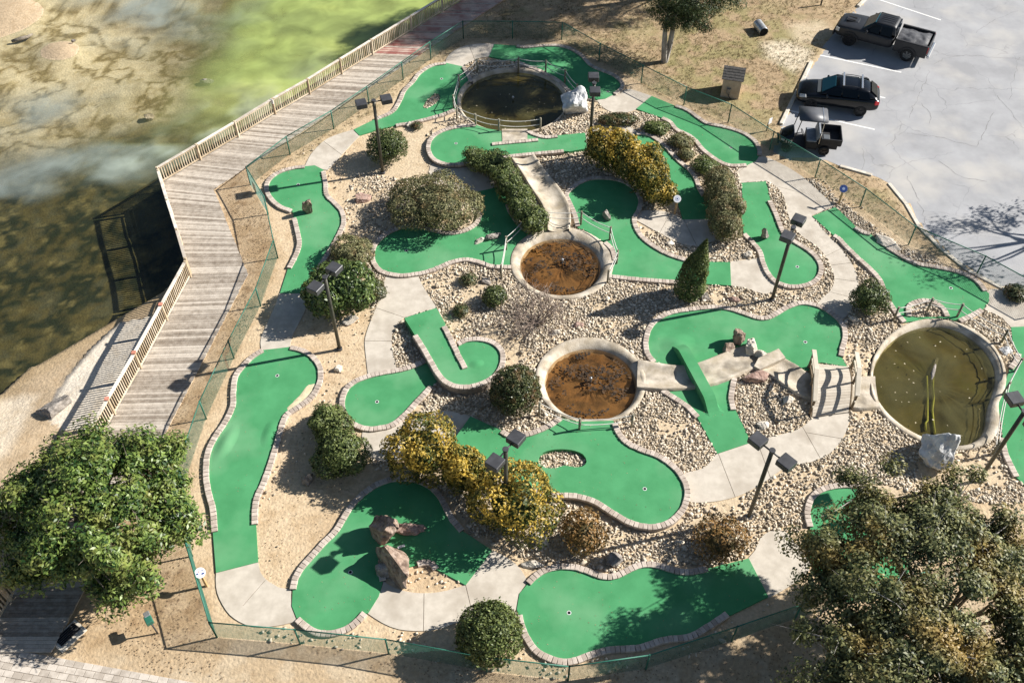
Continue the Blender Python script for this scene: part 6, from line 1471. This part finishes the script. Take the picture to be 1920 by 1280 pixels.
def truck():
    r = place('pickup_truck', 'dark grey pickup truck with a crumpled tarp over its bed', 'pickup truck', (1589, 84), (1696, 113), 3.55, 1.74)
    W = .99; r.scale = (1.03,) * 3
    def sec(x, w, zb, zs, zt): return half([(x, w * .86, zb), (x, w, zb + .12), (x, w, (zb + zs) / 2 + .05), (x, w * .985, zs), (x, w * .88, zt), (x, w * .45, zt + .03), (x, 0, zt + .035)])
    loft('body', [sec(2.75, .72, .55, .90, .95), sec(2.70, .88, .45, .98, 1.05), sec(2.5, .95, .42, 1.06, 1.14), sec(2.0, W, .42, 1.10, 1.20), sec(1.25, W, .42, 1.14, 1.24), sec(1.0, W, .44, 1.14, 1.22), sec(-.55, W, .44, 1.14, 1.20), sec(-.85, W, .46, 1.12, 1.14)], 'truck_black', r)
    def top(x, wb, wt, zb, zt): return half([(x, wb, zb), (x, (wb + wt) / 2 + .02, (zb + zt) / 2), (x, wt, zt - .07), (x, wt * .88, zt), (x, 0, zt + .025)])
    loft('cab', [top(1.28, .86, .80, 1.16, 1.2), top(1.15, .88, .78, 1.16, 1.28), top(.52, .90, .70, 1.16, 1.80), top(.3, .91, .70, 1.16, 1.86), top(-.5, .91, .70, 1.16, 1.86), top(-.72, .90, .69, 1.16, 1.80), top(-.80, .88, .70, 1.16, 1.5), top(-.82, .88, .76, 1.12, 1.2)], 'truck_black', r)
    for k in range(5): box('roof_rib', (-.12, -.42 + .21 * k, 1.888), (.95, .035, .02), 'truck_black', r, bevel=.008, local=True)
    panel('windscreen', [(1.12, -.74, 1.30), (1.12, .74, 1.30), (.56, .62, 1.78), (.56, -.62, 1.78)], 'glass', r, .03)
    panel('rear_window', [(-.75, .62, 1.74), (-.80, .7, 1.36), (-.80, -.7, 1.36), (-.75, -.62, 1.74)], 'glass_dark', r, .03, Vector((-1, 0, .1)))
    # hood scoop
    bm = bmesh.new(); add_box(bm, Vector((1.95, 0, 1.25)), (.75, .62, .10))
    for v in bm.verts:
        if v.co.x < 1.95 and v.co.z > 1.25: v.co.z -= .03; v.co.y *= .75
    bmesh.ops.bevel(bm, geom=bm.edges[:], offset=.02, segments=1, affect='EDGES'); sc = bm_obj('hood_scoop', bm, 'truck_black', r, local=True)
    for s in (1, -1):
        box('scoop_slot', (2.02, s * .16, 1.303), (.5, .10, .012), 'black', sc, local=True)
        panel('side_window', [(.95, s * .905, 1.24), (.15, s * .93, 1.24), (.15, s * .76, 1.74), (.52, s * .76, 1.74)], 'glass_dark', r, .02, Vector((0, s * .95, .3)).normalized())
        panel('side_window', [(.08, s * .93, 1.24), (-.6, s * .93, 1.24), (-.55, s * .76, 1.74), (.08, s * .76, 1.74)], 'glass_dark', r, .02, Vector((0, s * .95, .3)).normalized())
        panel('headlight', [(2.70, s * .88, .78), (2.5, s * .97, .80), (2.5, s * .96, 1.02), (2.70, s * .84, 1.0)], 'headlight', r, .03, Vector((.6, s * .8, 0)))
        bm = bmesh.new(); add_box(bm, Vector((.85, s * 1.10, 1.28)), (.14, .24, .22), bevel=.04); bm_obj('mirror', bm, 'truck_black', r, local=True)
        # bed side
        bm = bmesh.new(); add_box(bm, Vector((-1.87, s * .93, .86)), (1.96, .12, .76), bevel=.025); bm_obj('bed_side', bm, 'truck_black', r, local=True)
        box('bed_rail', (-1.87, s * .93, 1.25), (1.94, .13, .03), 'plastic', r, bevel=.01, local=True)
        box('tail_light', (-2.86, s * .93, 1.0), (.03, .12, .34), 'tail_red', r, local=True)
        for x in (1.75, -1.80): wheel(r, x, s * .87, .42, .29, 'rim_dark' if x > 0 else 'rim_grey', 6)
        for x in (1.75, -1.80):
            V, F = [], []
            for i in range(15):
                t = math.pi * i / 14; 
                for rr, yy in ((.46, .985), (.54, .985), (.54, 1.02), (.46, 1.02)): V.append((x + rr * math.cos(t), s * yy, .42 + rr * math.sin(t)))
            for i in range(14):
                for k in range(4): F.append((i * 4 + k, i * 4 + (k + 1) % 4, i * 4 + 4 + (k + 1) % 4, i * 4 + 4 + k))
            mesh('wheel_arch', V, F, 'plastic', r, local=True)
    box('bed_floor', (-1.87, 0, .62), (1.94, 1.78, .06), 'plastic', r, local=True)
    bm = bmesh.new(); add_box(bm, Vector((-2.86, 0, .92)), (.08, 1.72, .62), bevel=.02); bm_obj('tailgate', bm, 'truck_black', r, local=True)
    box('rear_bumper', (-2.98, 0, .56), (.16, 1.8, .16), 'chrome', r, bevel=.03, local=True); box('front_bumper', (2.80, 0, .56), (.14, 1.86, .24), 'plastic', r, bevel=.05, local=True); box('grille', (2.765, 0, .83), (.05, 1.1, .24), 'plastic', r, bevel=.02, local=True)
    # tarp draped over the load
    nx, ny = 30, 26; X, Y = np.meshgrid(np.linspace(-2.72, -.92, nx), np.linspace(-.90, .84, ny)); Z = 1.16 + .16 * np.exp(-((X + 1.6) / .7) ** 2 - ((Y - .15) / .5) ** 2) + .10 * np.exp(-((X + 2.45) / .25) ** 2 - (Y / .6) ** 2) + .12 * (1 - np.abs(2 * fbm(X * 1.6 + Y * .8, Y * 1.4 - X * .5, 6, 3) - 1)) - .08 - .12 * sstep(.55, .9, np.abs(Y)) * sstep(.3, .7, fbm(X * 1.5, Y, 9))
    idx = np.arange(nx * ny).reshape(ny, nx); F = np.stack([idx[:-1, :-1], idx[:-1, 1:], idx[1:, 1:], idx[1:, :-1]], -1).reshape(-1, 4)
    o = npmesh('tarp', np.stack([X, Y, Z], -1).reshape(-1, 3), F, 'tarp', smooth=True); o.parent = r
truck()
def cart():
    f, b = g(1474, 283), g(1543, 289); r = place('utility_cart', 'dark two-seat utility golf cart with a roof and an open cargo bed', 'golf cart', (1472, 281), (1543, 288), 1.75, .95); r.scale = (1.17,) * 3
    def sec(x, w, zb, zs, zt): return half([(x, w * .8, zb), (x, w, zb + .1), (x, w, (zb + zs) / 2), (x, w * .95, zs), (x, w * .7, zt), (x, 0, zt + .02)])
    loft('cowl', [sec(1.28, .32, .36, .5, .54), sec(1.2, .46, .30, .60, .66), sec(.95, .56, .28, .74, .80), sec(.70, .58, .28, .86, .94), sec(.60, .56, .28, .9, .96)], 'car_black', r)
    for cx, t in ((0.72, '113'),):
        pass
    box('floor', (.15, 0, .30), (1.3, 1.1, .06), 'plastic', r, bevel=.01, local=True)
    box('seat_base', (-.22, 0, .5), (.5, 1.08, .34), 'plastic', r, bevel=.02, local=True); box('seat_cushion', (-.2, 0, .72), (.5, 1.06, .12), 'seat_grey', r, bevel=.04, local=True)
    box('backrest', (-.46, 0, 1.0), (.12, 1.04, .42), 'seat_grey', r, Matrix.Rotation(-.15, 3, 'Y'), .04, local=True)
    V, F = tube_data([(.62, .25, .9), (.28, .25, 1.0)], .02, 6); st = mesh('steering_column', V, F, 'plastic', r, local=True)
    M = Matrix.Translation((.28, .25, 1.0)) @ Matrix.Rotation(-1.0, 4, 'Y'); pts = [M @ Vector((.17 * math.cos(6.2832 * k / 18), .17 * math.sin(6.2832 * k / 18), 0)) for k in range(19)]; V, F = tube_data(pts, .018, 6, False); mesh('steering_wheel', V, F, 'plastic', st, local=True)
    for x, y in ((.62, .5), (.62, -.5), (-.55, .5), (-.55, -.5)):
        V, F = tube_data([(x, y, .85 if x > 0 else .6), (x - .12 if x > 0 else x, y * .98, 1.83)], .022, 6); mesh('roof_post', V, F, 'chrome' if x < 0 else 'plastic', r, local=True)
    bm = bmesh.new(); add_box(bm, Vector((-.05, 0, 1.87)), (1.35, 1.16, .10)); bmesh.ops.bevel(bm, geom=bm.edges[:], offset=.045, segments=3, affect='EDGES'); rf = bm_obj('roof', bm, 'canopy_grey', r, smooth=True, local=True)
    box('roof_seam', (-.5, 0, 1.925), (.03, 1.1, .012), 'chrome', rf, local=True)
    V = []; x0, x1, y0, z0, z1 = -.62, -1.55, .60, .66, .98
    for nm, c, s in (('bed_floor', (-1.08, 0, .64), (.94, 1.2, .05)), ('bed_wall', (-1.08, .60, .82), (.96, .05, .34)), ('bed_wall', (-1.08, -.60, .82), (.96, .05, .34)), ('bed_wall', (-.62, 0, .82), (.05, 1.2, .34)), ('tailgate', (-1.56, 0, .82), (.05, 1.2, .34))): box(nm, c, s, 'plastic', r, bevel=.01, local=True)
    box('tool_tray', (-.84, .36, .9), (.3, .36, .12), 'rim_grey', r, bevel=.02, local=True)
    box('rear_chassis', (-.95, 0, .42), (1.0, .9, .2), 'plastic', r, local=True); box('front_bumper', (1.3, 0, .36), (.08, .8, .1), 'plastic', r, bevel=.02, local=True)
    for x in (.88, -.87):
        for s in (1, -1): wheel(r, x, s * .5, .25, .2, 'rim_dark')
    for s in (1, -1): panel('headlight', [(1.2, s * .40, .56), (1.08, s * .5, .58), (1.08, s * .5, .68), (1.2, s * .38, .66)], 'headlight', r, .02, Vector((.8, s * .5, .2)))
    cu = bpy.data.curves.new('number', 'FONT'); cu.body = '115'; cu.size = .24; cu.extrude = .003; cu.align_x = 'CENTER'; o = bpy.data.objects.new('number', cu); COL.objects.link(o); me = bpy.data.meshes.new_from_object(o.evaluated_get(bpy.context.evaluated_depsgraph_get())); bpy.data.objects.remove(o); me.materials.clear(); me.materials.append(MT['white'])
    o = bpy.data.objects.new('number', me); COL.objects.link(o); o.parent = r; o.location = (.86, .585, .56); o.rotation_euler = (R(90), 0, R(180))
cart()
print('bricks', NB, 'objects', len(bpy.data.objects))
